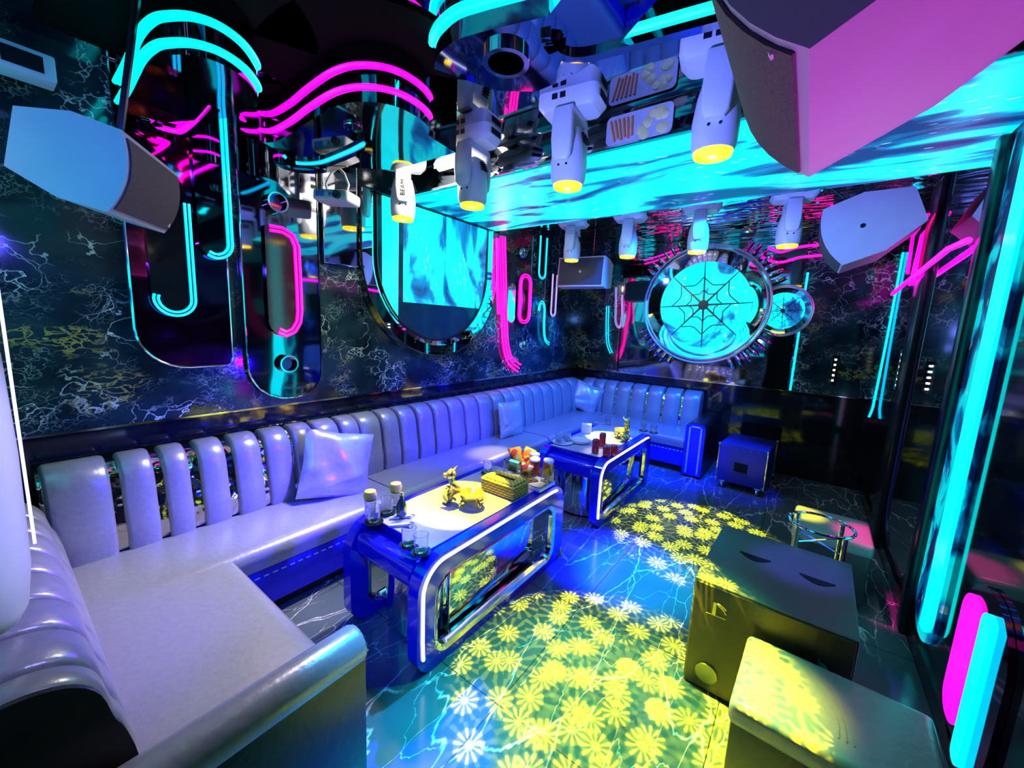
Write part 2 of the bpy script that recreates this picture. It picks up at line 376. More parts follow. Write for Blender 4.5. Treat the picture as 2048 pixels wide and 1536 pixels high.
# ------------------------------------------------------------------ neon-edged ceiling drops
def ceil_line(px, z): return smooth_path([at(u, v, 2, z) for u, v in px], 6)
def drop(name, label, px, z_line, back, depth, mat, neon, zz=(.0, .0), r=.011, bottom=M_DKMIRROR, brim=0):
    """mirrored block hung from the ceiling; near face follows px (picked at z_line); back = far outline points (x,y)"""
    line = ceil_line(px, z_line)
    c = sum(line, Vector()) / len(line)
    t = thing(name, label, 'ceiling light', (c.x, c.y, ZC), world=True)
    pts = [(p.x, p.y) for p in line] + back
    bm = BM(); add_prism(bm, pts, XY, ZC - .002, ZC - depth); obj('mirrored_block', bm, bottom, t, angle=30)
    flange = []
    for i, p in enumerate(line):
        tg = (line[min(i + 1, len(line) - 1)] - line[max(i - 1, 0)]).normalized(); nn = Vector((tg.y, -tg.x, 0))
        if nn.dot(CAM - p) < 0: nn = -nn
        q = p + nn * brim; flange.append((max(q.x, XL + .01), max(q.y, YN + .05)))
    if brim:
        bm = BM(); add_prism(bm, flange + [(p.x, p.y) for p in line[::-1]], XY, ZC - .002, ZC - .014); obj('reflection_blocker', bm, plain('flat_black', (.004, .004, .005), .9, 0, .05), t, angle=30)  # added black plate that hides the ceiling's reflection of the tubes
    off = []
    for i, p in enumerate(line):
        tg = (line[min(i + 1, len(line) - 1)] - line[max(i - 1, 0)]).normalized(); nn = Vector((tg.y, -tg.x, 0))
        if nn.dot(CAM - p) < 0: nn = -nn
        off.append(p + nn * (r * .6))
    for dz in zz:
        bm = BM(); add_tube(bm, [Vector((p.x, p.y, z_line + dz)) for p in off], r, 8); obj('neon_tube', bm, neon, t)
    return t
drop('ceiling_light', 'cyan-lit boot-shaped mirrored drop at the upper left', [(238, 205), (262, 165), (285, 118), (312, 93), (345, 86), (390, 88), (440, 104), (485, 134), (512, 168), (514, 190)], 2.69,
     [(-2.2, .88), (-2.45, .84), (-2.8, .68)], .27, M_DKMIRROR, M_CYAN, (0, .09), .012, M_DKMIRROR, .25)
drop('ceiling_light', 'long wavy pink neon ceiling drop at the upper left centre', [(480, 235), (500, 254), (540, 262), (578, 245), (622, 213), (672, 184), (725, 174), (785, 182), (832, 205), (858, 230), (856, 246)], 2.72,
     [(-1.75, 1.74), (-2.3, 1.72), (-2.75, 1.35)], .26, M_DKMIRROR, M_MAG, (0, .088), .011, M_DKMIRROR, .25)
drop('ceiling_light', 'large round mirrored ceiling disc with a bright cyan light edge', [(869, 88), (872, 68), (885, 48), (915, 24), (960, 8), (1010, -6), (1100, -30)], 2.865,
     [(-.2, .95), (-.35, 1.3), (-.7, 1.55), (-.95, 1.64), (-1.15, 1.65), (-1.3, 1.55), (-1.38, 1.38)], .15, M_DKMIRROR, M_CYAN, (0,), .016)
def ribbon(name, label, px, z, neon, h=.12, th=.03, r=.01, zz=(0, .05), body=M_DKMIRROR):
    line = ceil_line(px, z); c = sum(line, Vector()) / len(line)
    t = thing(name, label, 'ceiling light', (c.x, c.y, ZC), world=True); o1 = []; o2 = []
    for i, p in enumerate(line):
        tg = (line[min(i + 1, len(line) - 1)] - line[max(i - 1, 0)]).normalized(); nn = Vector((tg.y, -tg.x, 0)).normalized()
        if nn.dot(CAM - p) < 0: nn = -nn
        o1.append((p.x, p.y)); o2.append((p.x - nn.x * th, p.y - nn.y * th)); line[i] = p + nn * r * .6
    bm = BM(); add_prism(bm, o1 + o2[::-1], XY, ZC - .002, z - h * .4); obj('acrylic_fin', bm, body, t, angle=30)
    for dz in zz:
        bm = BM(); add_tube(bm, [p + Vector((0, 0, dz)) for p in line], r, 8); obj('neon_tube', bm, neon, t)
    return t
ribbon('ceiling_light', 'short cyan neon ceiling strip with a bent end left of the projector', [(568, 312), (578, 322), (605, 327), (640, 325), (672, 314), (705, 300), (730, 287)], 2.66, M_CYANS, .1, .06)
ribbon('ceiling_light', 'bent magenta reflection built as a neon strip under the boot-shaped drop', [(302, 236), (312, 250), (340, 260), (364, 262), (385, 248), (405, 228), (422, 208)], 2.66, M_MAG, .04, .04, .012)  # reflection in the boot-shaped drop, built as a glowing strip
ribbon('ceiling_light', 'long cyan neon channel with a pink tip beside the big speaker at the top', [(1102, 44), (1108, 62), (1122, 78), (1150, 87), (1190, 82), (1260, 62), (1350, 36), (1450, 8), (1540, -20)], 2.80, M_CYAN, .12, .04, .014, (0,))
t = [o for o in bpy.data.objects if o.name.startswith('ceiling_light') and 'pink tip' in o.get('label', '')][0]
bm = BM(); add_tube(bm, ceil_line([(1098, 40), (1101, 56), (1110, 70), (1124, 82)], 2.79), .012); obj('neon_tip', bm, M_PINK, t)['label'] = 'pink end of the neon'
# chrome ring downlights
def ring_light(u, v, z, r, label, ax=2):
    p = at(u, v, 2, z); t = thing('ring_downlight', label, 'downlight', p, world=True)
    bm = BM(); add_lathe(bm, [(r, 0), (r, .05), (r * .8, .05), (r * .78, 0)], p, 28); obj('chrome_ring', bm, M_CHROME, t)
    bm = BM(); add_lathe(bm, [(.001, .03), (r * .78, .03), (r * .78, .034), (.001, .034)], p, 28); obj('diffuser', bm, M_DARKHOLE, t); return t
ring_light(1012, 128, 2.745, .095, 'chrome ring downlight set in the round mirrored disc')
ring_light(750, 250, 2.74, .075, 'chrome ring downlight under the pink wavy ceiling drop')
# two small glass pendant discs
t = thing('glass_pendant', 'small clear glass pendant of two discs under the pink drop', 'pendant', at(706, 235, 2, 2.7), world=True); p = at(706, 235, 2, 2.7)
for dz, nm in ((0.03, 'disc'), (-.05, 'disc')):
    bm = BM(); add_lathe(bm, [(.001, dz), (.045, dz), (.045, dz + .008), (.001, dz + .008)], p, 24); obj(nm, bm, M_ACRYL, t)
bm = BM(); add_tube(bm, [p + Vector((0, 0, -.06)), p + Vector((0, 0, .09))], .006); obj('rod', bm, M_CHROME, t)

# ------------------------------------------------------------------ moving head lights
def gobo_nodes(l, scale=9.0, seed=0.0):
    l.use_nodes = True; nt = l.node_tree; em = nt.nodes['Emission']
    tc = N(nt, 'ShaderNodeTexCoord'); sp = N(nt, 'ShaderNodeSeparateXYZ'); nt.links.new(tc.outputs['Normal'], sp.inputs[0])
    def dv(a):
        d = N(nt, 'ShaderNodeMath', operation='DIVIDE'); nt.links.new(sp.outputs[a], d.inputs[0]); nt.links.new(sp.outputs['Z'], d.inputs[1]); return d.outputs[0]
    cb = N(nt, 'ShaderNodeCombineXYZ'); nt.links.new(dv('X'), cb.inputs[0]); nt.links.new(dv('Y'), cb.inputs[1]); cb.inputs[2].default_value = 0
    sc_ = N(nt, 'ShaderNodeVectorMath', operation='SCALE'); sc_.inputs['Scale'].default_value = scale; nt.links.new(cb.outputs[0], sc_.inputs[0])
    of = N(nt, 'ShaderNodeVectorMath', operation='ADD'); of.inputs[1].default_value = (seed, seed * 1.7, 0); nt.links.new(sc_.outputs[0], of.inputs[0])
    vo = N(nt, 'ShaderNodeTexVoronoi', voronoi_dimensions='2D'); vo.inputs['Scale'].default_value = 1; vo.inputs['Randomness'].default_value = .75
    nt.links.new(of.outputs[0], vo.inputs['Vector'])
    df = N(nt, 'ShaderNodeVectorMath', operation='SUBTRACT'); nt.links.new(of.outputs[0], df.inputs[0]); nt.links.new(vo.outputs['Position'], df.inputs[1])
    s2 = N(nt, 'ShaderNodeSeparateXYZ'); nt.links.new(df.outputs[0], s2.inputs[0])
    an = N(nt, 'ShaderNodeMath', operation='ARCTAN2'); nt.links.new(s2.outputs[0], an.inputs[0]); nt.links.new(s2.outputs[1], an.inputs[1])
    mu = N(nt, 'ShaderNodeMath', operation='MULTIPLY'); mu.inputs[1].default_value = 11; nt.links.new(an.outputs[0], mu.inputs[0])
    co = N(nt, 'ShaderNodeMath', operation='COSINE'); nt.links.new(mu.outputs[0], co.inputs[0])
    pet = ramp(nt, co.outputs[0], [(.1, (.12, .12, .12)), (.6, (1, 1, 1))])
    ringm = ramp(nt, vo.outputs['Distance'], [(.0, (1, 1, 1)), (.07, (.9, .9, .9)), (.10, (.25, .25, .25)), (.15, (.4, .4, .4)), (.2, (1, 1, 1)), (.33, (.9, .9, .9)), (.41, (.07, .07, .07))])
    core = ramp(nt, vo.outputs['Distance'], [(.1, (1, 1, 1)), (.17, (0, 0, 0))])
    pm = N(nt, 'ShaderNodeMath', operation='MAXIMUM'); nt.links.new(pet, pm.inputs[0]); nt.links.new(core, pm.inputs[1])
    m2 = N(nt, 'ShaderNodeMath', operation='MULTIPLY'); nt.links.new(ringm, m2.inputs[0]); nt.links.new(pm.outputs[0], m2.inputs[1])
    nt.links.new(m2.outputs[0], em.inputs['Strength'])
def make_head():
    t = thing('moving_head_light', '', 'stage light', (0, 0, ZC), group='white moving head lights under the ceiling')
    bm = BM(); pts = rrect(-.17, .17, -.1, .1, .045, 3); r0 = [Vector((a, b, 0)) for a, b in pts]; r1 = [Vector((a, b, -.055)) for a, b in pts]; r2 = [Vector((a * .82, b * .85, -.09)) for a, b in pts]
    loft(bm, [r0, r1, r2]); base = obj('base', bm, M_WHITE, t)
    for s in (-1, 1):
        bm = BM(); add_box(bm, (s * .168, 0, -.033), (.012, .1, .034), bev=.004); obj('side_recess', bm, M_DARKHOLE, base)
    bm = BM(); add_box(bm, (-.06, -.098, -.03), (.03, .012, .026)); add_box(bm, (-.015, -.098, -.03), (.03, .012, .026)); obj('socket', bm, M_DARKHOLE, base)
    bm = BM()                                            # yoke: bridge and two arms
    add_box(bm, (0, 0, -.108), (.11, .235, .04), bev=.012)
    for s in (-1, 1):
        rings = []
        for z, wx, wy, y in ((-.095, .05, .02, .1), (-.15, .056, .022, .108), (-.25, .058, .022, .11), (-.33, .05, .02, .108), (-.35, .036, .014, .105)):
            rings.append([Vector((a * 1, s * y + b, z)) for a, b in rrect(-wx, wx, -wy, wy, .012, 2)])
        loft(bm, rings)
    obj('yoke', bm, M_WHITE, t, angle=50)
    bm = BM(); rings = []
    for z, wx, wy, r in ((-.165, .05, .05, .03), (-.175, .068, .066, .045), (-.24, .083, .083, .06), (-.33, .094, .088, .07), (-.42, .09, .088, .075), (-.445, .082, .082, .08)):
        rings.append([Vector((a, b, z)) for a, b in rrect(-wx, wx, -wy, wy, r, 4)])
    loft(bm, rings); hd = obj('head', bm, M_WHITE, t, angle=50)
    bm = BM()
    for k in range(4): add_box(bm, (.0, 0, -.2 - k * .014), (.17 + .012 * k, .06, .004))
    obj('vent_slats', bm, M_DARKHOLE, hd)
    bm = BM()
    for s in (-1, 1): add_lathe(bm, [(.001, 0), (.006, 0), (.006, .004), (.001, .004)], (s * .022, -.0885, -.365), 8, Euler((PI / 2, 0, 0)).to_matrix())
    obj('screw', bm, M_DARKHOLE, hd)
    bm = BM(); add_lathe(bm, [(.08, -.44), (.076, -.462), (.066, -.462), (.062, -.445)], (0, 0, 0), 24); obj('lens_rim', bm, M_LENS, t)
    bm = BM(); add_lathe(bm, [(.001, -.448), (.063, -.448), (.05, -.457), (.02, -.461), (.001, -.462)], (0, 0, 0), 24); lens = obj('lens', bm, M_LENS, t)
    bm = BM(); add_lathe(bm, [(.001, -.46), (.016, -.46), (.012, -.466), (.001, -.467)], (0, 0, 0), 12); obj('lens_core', bm, M_LENSC, lens)
    return t
HEADS = [((-2.62, 2.05), .9, 'white moving head light nearest the left wall, lettered BEAM, washed in white light'),
         ((-1.9, 2.05), .1, 'lavender moving head light beside the glaring floodlight, second from the left wall'),
         ((-1.17, 2.03), .12, 'moving head light hung in front of the middle of the cyan LED ceiling'),
         ((-.43, 1.98), .15, 'largest moving head light, next to the big purple speaker'),
         ((-2.32, 4.22), .2, 'small moving head light above the boxy speaker in the far corner'),
         ((-1.65, 4.22), .2, 'small far moving head light between the corner speaker and the web mirror'),
         ((-.96, 4.22), .2, 'small far moving head light directly above the round web mirror'),
         ((-.24, 4.22), .2, 'small far moving head light left of the hanging lavender speaker')]
proto = None; heads = []
for (hx, hy), a, lab in HEADS:
    if proto is None: proto = make_head(); h = proto; h.location = (hx, hy, ZC); h['label'] = lab
    else: h = dup(proto, (hx, hy, ZC), lab)
    h.rotation_euler = (0, 0, a); heads.append(h)
text('lettering', 'BEAM', .045, M_DARKHOLE, Matrix.Translation((.0, -.132, -.26)) @ Euler((PI / 2, 0, 0)).to_matrix().to_4x4() @ Euler((0, 0, PI / 2)).to_matrix().to_4x4(), heads[0])
def head_beam(i, target, e, cone, sc_, seed, col=(1, .88, .0), blend=.25):
    x, y = HEADS[i][0]
    l = lamp('head_beam_and_fill', 'SPOT', (x, y, ZC - .5), e, col, target, .001 if sc_ else .03, cone, blend)
    if sc_: gobo_nodes(l.data, sc_, seed)
head_beam(2, (-.55, 1.6, 0), 5600, 35, 15, .3, (1, .9, 0))
head_beam(3, (-.30, 1.45, 0), 4500, 30, 15, 2.2, (1, .9, 0))
head_beam(6, (-.55, 3.5, 0), 5500, 32, 15, 5.1, (1, .9, 0))
head_beam(1, (-1.6, 1.68, .6), 2400, 19, 0, 0, (1, .88, .0), .25)
head_beam(5, (-1.5, 3.75, .6), 1600, 14, 0, 0, (1, .9, .0), .4)
head_beam(3, (.06, 1.62, .42), 180, 13, 0, 0, (1, .9, .0), .8)
head_beam(7, (.13, 3.45, .45), 500, 8, 0, 0, (1, .85, .0), .7)
head_beam(4, (-2.35, 2.9, .46), 300, 12, 0, 0, (1, .85, .0), .9)
head_beam(2, (-.98, 2.62, 0), 2200, 24, 0, 0, (0, 0, 1), .6)
head_beam(1, (-1.2, .9, 0), 2600, 19, 0, 0, (0, 0, 1), .6)
head_beam(6, (-1.15, 4.95, .2), 700, 34, 0, 0, (0, 0, 1), .6)
head_beam(7, (-.45, 4.8, .2), 200, 24, 0, 0, (0, 0, 1), .6)
# teal and green floor wash
head_beam(3, (-.72, 2.6, 0), 900, 24, 0, 0, (0, .4, .9), .8)
head_beam(3, (-.5, 1.35, 0), 700, 44, 0, 0, (0, .5, .16), .8)
head_beam(2, (-.95, .72, 0), 700, 26, 0, 0, (0, .3, .75), .8)
head_beam(1, (-2.1, .75, .45), 170, 48, 0, 0, (.95, .85, 1), .9)  # from here: added fills on seat, snacks, cans, tabletop, cabinet and arm
head_beam(2, (-1.49, 2.21, .7), 160, 13, 0, 0, (1, .92, .8), .7)
head_beam(5, (-1.36, 3.25, .65), 140, 10, 0, 0, (1, .92, .85), .7)
head_beam(2, (-1.55, 1.35, .6), 50, 18, 0, 0, (.75, .8, 1), .9)
head_beam(3, (.12, 2.4, .55), 160, 15, 0, 0, (.12, .1, 1), .8)
head_beam(1, (-1.17, .4, .5), 70, 18, 0, 0, (.7, .55, 1), .9)

# white floodlight
t = thing('floodlight', 'glaring warm white floodlight on the ceiling between two moving heads', 'light', (-2.2, 2.14, ZC), world=True)
bm = BM(); add_box(bm, (-2.2, 2.14, ZC - .03), (.16, .1, .05), bev=.01); add_box(bm, (-2.2, 2.14, ZC - .085), (.28, .07, .07), Euler((-.5, 0, 0)).to_matrix(), .012); obj('housing', bm, M_WHITE, t)
bm = BM(); add_box(bm, (-2.2, 2.102, ZC - .105), (.24, .006, .05), Euler((-.5, 0, 0)).to_matrix()); obj('lamp_panel', bm, M_FLOOD, t)
lamp('flood_beam', 'SPOT', (-2.2, 2.0, ZC - .16), 70, (1, .9, .8), (-2.5, .8, .5), .08, 80, .9)
lamp('flood_glow', 'POINT', (-2.2, 2.0, ZC - .2), 17, (1, .88, .72), None, .06)
# projector
P0 = Vector((-2.7, 1.56, 2.5))
t = thing('projector', 'small white projector on a ceiling bracket left of the U-shaped window', 'projector', P0, world=False)
t.rotation_euler = (0, .05, .45)
bm = BM(); add_box(bm, (0, 0, 0), (.26, .17, .075), bev=.025, seg=3); obj('body', bm, M_WHITE, t)
bm = BM(); add_lathe(bm, [(.001, 0), (.026, 0), (.026, .02), (.02, .022), (.001, .012)], (.06, -.085, 0), 20, Euler((PI / 2, 0, 0)).to_matrix()); obj('lens', bm, M_BLACK, t)
bm = BM(); add_box(bm, (-.07, -.086, .006), (.06, .003, .036)); obj('blue_label', bm, plain('blue_print', (.05, .2, .8), .4), t)['label'] = 'blue printed patch'
bm = BM(); add_box(bm, (.005, -.086, .004), (.02, .003, .022)); obj('logo', bm, plain('blue_print', (.05, .2, .8), .4), t)
bm = BM()
for s in (-1, 1): add_tube(bm, [(s * .07, 0, .035), (s * .085, 0, .09), (s * .05, 0, .16), (0, 0, .2)], .009, 6)
add_tube(bm, [(0, 0, .19), (0, 0, .42)], .012, 8); obj('bracket', bm, M_WHITE, t)

# ------------------------------------------------------------------ speakers
def speaker(name, label, M, W, H, D, taper, bow, frame=.016, grille=M_GRILLE, hole=False, logo=False, group='white karaoke loudspeakers'):
    t = thing(name, label, 'speaker', group=group); t.matrix_world = M
    hb = H * taper
    prof = []                                            # side outline (y depth, z)
    n = 8
    for k in range(n + 1):
        q = k / n; z = -H / 2 + H * q; prof.append((-bow * (1 - (2 * q - 1) ** 2), z))
    prof += [(D * .5, H / 2), (D, hb / 2), (D, -hb / 2), (D * .5, -H / 2)]
    bm = BM(); add_prism(bm, prof, lambda a, b, d: Vector((d, a, b)), -W / 2, W / 2); obj('cabinet', bm, M_SPKWHITE, t, angle=25)
    bm = BM(); g = []
    for k in range(n + 1):
        q = k / n; z = (-H / 2 + frame) + (H - 2 * frame) * q; g.append((-bow * (1 - (2 * z / H) ** 2) - .006, z))
    g2 = [(a + .005, b) for a, b in g[::-1]]
    add_prism(bm, g + g2, lambda a, b, d: Vector((d, a, b)), -W / 2 + frame, W / 2 - frame); gr = obj('grille', bm, grille, t, angle=25)
    if logo:
        bm = BM(); add_box(bm, (-.004, -bow - .008, 0), (.012, .004, .03)); add_box(bm, (.012, -bow - .008, 0), (.005, .004, .03)); obj('badge', bm, M_STITCH, gr)
    else:
        bm = BM(); add_box(bm, (W * .43, -bow * .4 - .009, -H * .33), (.012, .004, .03)); obj('badge', bm, M_STITCH, gr)
    if hole:
        for s in (-1, 1):
            bm = BM(); add_lathe(bm, [(.001, 0), (.016, 0), (.016, .004), (.001, .004)], (s * (W / 2 + .001), D * .36, .0), 16, Euler((0, PI / 2, 0)).to_matrix()); obj('bracket_socket', bm, M_DARKHOLE, t)
    return t
def basis(x, y, z, o): return Matrix(((x.x, y.x, z.x, o.x), (x.y, y.y, z.y, o.y), (x.z, y.z, z.z, o.z), (0, 0, 0, 1)))
MA = Matrix.Translation((-2.0827, .4362, 2.1441)) @ (Matrix.Rotation(2.6412, 4, 'Z') @ Matrix.Rotation(-.0494, 4, 'Y') @ Matrix.Rotation(.2296, 4, 'X'))
spA = speaker('speaker', 'white loudspeaker hung at the left near the boot-shaped ceiling drop', MA, .508, .2636, .237, .664, .03)
bm = BM(); add_tube(bm, [(.0, .1, .13), (.0, .1, .2), (.0, .12, .75)], .012); obj('bracket', bm, M_BLACK, spA)
def tilted(P, ang, W, H, D, yaw=0):
    c, s = math.cos(ang), math.sin(ang)
    y = Vector((c, 0, s)); z = Vector((-s, 0, c)); x = Vector((0, -1, 0))
    R = Matrix.Rotation(yaw, 3, 'Z'); x, y, z = R @ x, R @ y, R @ z
    o = Vector(P) - x * (W / 2) * 1 + z * (H / 2)     # P = lower front near corner
    o = Vector(P) - x * (W / 2) + z * (H / 2)
    return basis(x, y, z, o)
spB = speaker('speaker', 'huge purple-lit loudspeaker overhead at the top right', tilted((-.043, .66, 2.06), math.radians(28), .5, .33, .42), .5, .33, .42, .75, .05)
bm = BM(); add_tube(bm, [(0, .2, .12), (-.02, .2, .3), (-.05, .3, .62)], .014); obj('bracket', bm, M_BLACK, spB)
spC = speaker('speaker', 'lavender loudspeaker with a round socket hung by the right wall', tilted((.145, 4.0, 2.26), math.radians(22), .5, .46, .5), .5, .46, .5, .55, .06, hole=True)
bm = BM(); add_tube(bm, [(0, .22, .18), (0, .1, .45)], .008); obj('bracket', bm, M_BLACK, spC)
spD = speaker('speaker', 'boxy speaker with a flat dark grille and pale rim in the far corner', Matrix.Translation((-2.34, 4.5, 2.38)) @ Matrix.Rotation(.1, 4, 'Z') @ Matrix.Rotation(-.08, 4, 'X'), .6, .36, .34, .8, .004, .018, plain('dark_blue_grille', (.05, .06, .08), .6, 0, .3, .2, 160), logo=True)
for x in (.1, -.1):
    bm = BM(); add_tube(bm, [(x, .12, .17), (x, .1, .54)], .006); obj('chain', bm, M_CHROME, spD)

# ------------------------------------------------------------------ left wall panels
def L(u, v): p = at(u, v, 0, XL); return (p.y, p.z)
def ypath(pts, x): return [Vector((x, a, b)) for a, b in pts]
def U(y0, y1, z0, z1, r, n=10):     # outline with a round bottom
    return rrect(y0, y1, z0, z1, r, n, (r, r, .002, .002))
def arc_path(y0, y1, z0, z1, r, n=8, left=True, bottom=True, right=True):
    pts = []
    if left: pts.append((y0, z1))
    for k in range(n + 1):
        a = PI + .5 * PI * k / n; pts.append((y0 + r + r * math.cos(a), z0 + r + r * math.sin(a)))
    for k in range(n + 1):
        a = 1.5 * PI + .5 * PI * k / n; pts.append((y1 - r + r * math.cos(a), z0 + r + r * math.sin(a)))
    if right: pts.append((y1, z1))
    return pts
def wall_panel(name, label, outl, mat, x0=XL + .002, x1=XL + .03, rim=M_CHROME, cat='mirror panel'):
    c = (x1, sum(p[0] for p in outl) / len(outl), min(p[1] for p in outl))
    t = thing(name, label, cat, c, world=True)
    bm = BM(); add_prism(bm, outl, YZ, x0, x1); obj('panel', bm, mat, t, angle=30)
    if rim:
        bm = BM(); add_tube(bm, [Vector((x1, a, b)) for a, b in outl], .006, 6, True); obj('rim', bm, rim, t)
    return t
wall_panel('mirror_panel', 'tall burgundy mirror panel with a rounded foot below the left speaker', rrect(.52, .98, 1.36, 2.915, .2, 8, (.23, .06, .002, .002)), M_REDMIRROR)
wall_panel('mirror_panel', 'tall dark mirror panel with a rounded foot and a small round porthole', rrect(1.06, 1.56, 1.1, 2.915, .24, 8, (.26, .2, .002, .002)), M_DKMIRROR)
wall_panel('mirror_panel', 'plain dark upper wall panel under the projector', rrect(1.6, 1.88, 2.1, 2.9, .01, 2), M_DKMIRROR)
def neon_loop(name, label, outl, path, x, panelmat, neon, r=.008, gap=.022, lines=2, cat='neon light'):
    cy = sum(p[0] for p in path) / len(path); t = thing(name, label, cat, (x, cy, min(p[1] for p in path)), world=True)
    if outl:
        bm = BM(); add_prism(bm, outl, YZ, x - .028, x); obj('backing_panel', bm, panelmat, t, angle=30)
    P = [Vector((x + .006, a, b)) for a, b in path]
    for k in range(lines):
        q = []
        for i, p in enumerate(P):
            tg = (P[min(i + 1, len(P) - 1)] - P[max(i - 1, 0)]).normalized(); nn = Vector((0, -tg.z, tg.y)); q.append(p + nn * (gap * (k - (lines - 1) / 2)))
        bm = BM(); add_tube(bm, q, r, 8); obj('neon_tube', bm, neon, t)
    return t
# cyan U loop, pink hook, long cyan hook, far pink stroke ...
neon_loop('neon_light', 'cyan U-shaped neon loop under the left speaker', U(.6, .8, 1.66, 2.3, .1), [(.62, 1.78)] + arc_path(.615, .785, 1.675, 2.3, .085, left=False), XL + .06, M_BLACKGLASS, M_CYANS, .007, .02)
neon_loop('neon_light', 'long dark blue hooked neon falling from the ceiling beside the left speaker', U(.83, 1.0, 2.02, 2.91, .085), arc_path(.84, .99, 2.03, 2.91, .08, left=False)[5:], XL + .06, M_DKMIRROR, M_CYANS, .008, .022)
neon_loop('neon_light', 'thick pink J-shaped neon on the dark porthole panel', rrect(1.19, 1.41, 1.55, 2.28, .1, 8, (.105, .105, .105, .02)),
          [(1.22, 2.26), (1.3, 2.262), (1.36, 2.235), (1.39, 2.17)] + [(1.395, 1.9), (1.395, 1.72), (1.385, 1.65), (1.35, 1.59), (1.3, 1.565), (1.25, 1.585)], XL + .06, plain('dark_red_glass', (.05, .005, .012), .08, 0, .8), M_PINK, .01, .028)
def porthole(u, v, r, label, x=XL):
    a, b = L(u, v); t = thing('porthole_ring', label, 'mirror', (x + .03, a, b), world=True)
    Mr = Euler((0, PI / 2, 0)).to_matrix()
    bm = BM(); add_lathe(bm, [(r, 0), (r, .05), (r * .84, .05), (r * .84, .0)], (x + .03, a, b), 28, Mr); obj('chrome_ring', bm, M_CHROME, t)
    bm = BM(); add_lathe(bm, [(.001, 0), (r * .84, 0), (r * .84, .01), (.001, .01)], (x + .031, a, b), 28, Mr); obj('mirror_disc', bm, M_REDMIRROR, t)
porthole(569, 726, .062, 'small chrome porthole low on the dark rounded panel')
porthole(546, 408, .065, 'chrome porthole high on the wall beside the floodlit reflection')
# large U-shaped mirror window; glowing panels stand in for its cyan reflection
t = thing('arched_window', 'large U-shaped framed mirror window with a cyan reflection made to glow', 'mirror', (XL, 2.77, 1.36), world=True)
zt = 2.725
def cut(o): return [(a, min(b, zt)) for a, b in o]
OUT = U(1.9, 3.64, 1.36, zt, .865, 14); MID = U(2.0, 3.54, 1.46, zt, .765, 14); INN = U(2.06, 3.48, 1.52, zt, .705, 14)
bm = BM(); add_ring(bm, OUT, MID, YZ, XL + .002, XL + .05); obj('outer_frame', bm, M_MIRROR, t, angle=30)
bm = BM(); n = len(MID)
A = [bm.verts.new(YZ(a, b, XL + .05)) for a, b in MID]; B = [bm.verts.new(YZ(a, b, XL + .012)) for a, b in INN]
for i in range(n): bm.faces.new((A[i], A[(i + 1) % n], B[(i + 1) % n], B[i]))
obj('bevelled_band', bm, M_MIRROR, t, angle=30)
bm = BM(); add_tube(bm, [YZ(a, b, XL + .05) for a, b in OUT], .008, 6, True); add_tube(bm, [YZ(a, b, XL + .02) for a, b in INN], .012, 6, True); obj('rim', bm, M_BLACK, t)
bm = BM(); add_prism(bm, INN, YZ, XL + .002, XL + .014); pane = obj('dark_pane', bm, plain('teal_glass', (.01, .05, .09), .1, 0, .6), t, angle=30)
a0, b0 = L(818, 606); a1, b1 = L(968, 612)
bm = BM(); add_prism(bm, [(2.34, 1.86), (3.40, 1.86), (3.46, 2.2), (3.47, zt - .01), (2.34, zt - .01)], YZ, XL + .014, XL + .02); obj('reflected_view', bm, screen_mat('cyan_reflection', 1.1, .49, (1, 2.2, .9), 7.3), pane, smooth=False)  # cyan scene reflected in the mirror, put in as a glowing panel
bm = BM(); add_prism(bm, [(2.12, 1.76), (2.28, 1.66), (2.29, zt - .01), (2.12, zt - .01)], YZ, XL + .014, XL + .02); obj('reflected_bar', bm, glow('cyan_panel', (0, .95, 1), 1.3), pane, smooth=False)  # reflected cyan strip, put in as a glowing bar
# corner neons on the left wall
Jp = [L(1000, 462), L(1002, 560), L(1004, 640), L(1007, 690), L(1016, 720), L(1034, 736)]
Jp[0] = (Jp[0][0], 2.70)
neon_loop('neon_light', 'tall pink J-shaped neon beside the U-shaped window', None, [tuple(p.yz) for p in smooth_path([Vector((0, a, b)) for a, b in Jp], 5)], XL + .03, None, M_PINK, .012, .05, 3)
neon_loop('neon_light', 'thin straight pink neon against the right edge of the U-shaped window', None, [L(983, 478), L(984, 560), L(986, 628)], XL + .075, None, M_PINK, .009, .03, 2)
neon_loop('neon_light', 'pink oval neon loop between the tall pink stroke and the far corner', rrect(4.08, 4.38, 1.7, 2.36, .14, 8), [tuple(p) for p in rrect(4.12, 4.34, 1.74, 2.32, .1, 6)] + [rrect(4.12, 4.34, 1.74, 2.32, .1, 6)[0]], XL + .04, M_REDMIRROR, M_PINK, .009, .03)
t = thing('capsule_panel', 'small capsule mirror with a glowing cyan reflection beside the tall pink neon', 'light panel', (XL + .02, 3.98, 1.72), world=True)
bm = BM(); add_prism(bm, rrect(3.9, 4.06, 1.72, 2.2, .075, 8), YZ, XL + .002, XL + .02); obj('frame', bm, M_CHROME, t, angle=30)
bm = BM(); add_prism(bm, rrect(3.915, 4.045, 1.735, 2.0, .06, 6), YZ, XL + .02, XL + .026); obj('diffuser', bm, glow('cyan_panel', (0, .95, 1), 1.3), t)  # the capsule mirror's cyan reflection put in as glow
for (y0, y1, z0, z1, lab, m) in ((4.5, 4.66, 2.33, 2.86, 'cyan U-shaped neon hanging high left of the corner speaker', M_CYANS), (4.86, 4.98, 1.85, 2.42, 'narrow lilac neon loop below the corner speaker', glow('lilac_neon', (.4, .3, 1), 1.1))):
    neon_loop('neon_light', lab, U(y0 - .01, y1 + .01, z0 - .01, z1, .06), arc_path(y0, y1, z0, z1, (y1 - y0) / 2 - .004), XL + .05, M_BLACKGLASS, m, .006, .02)
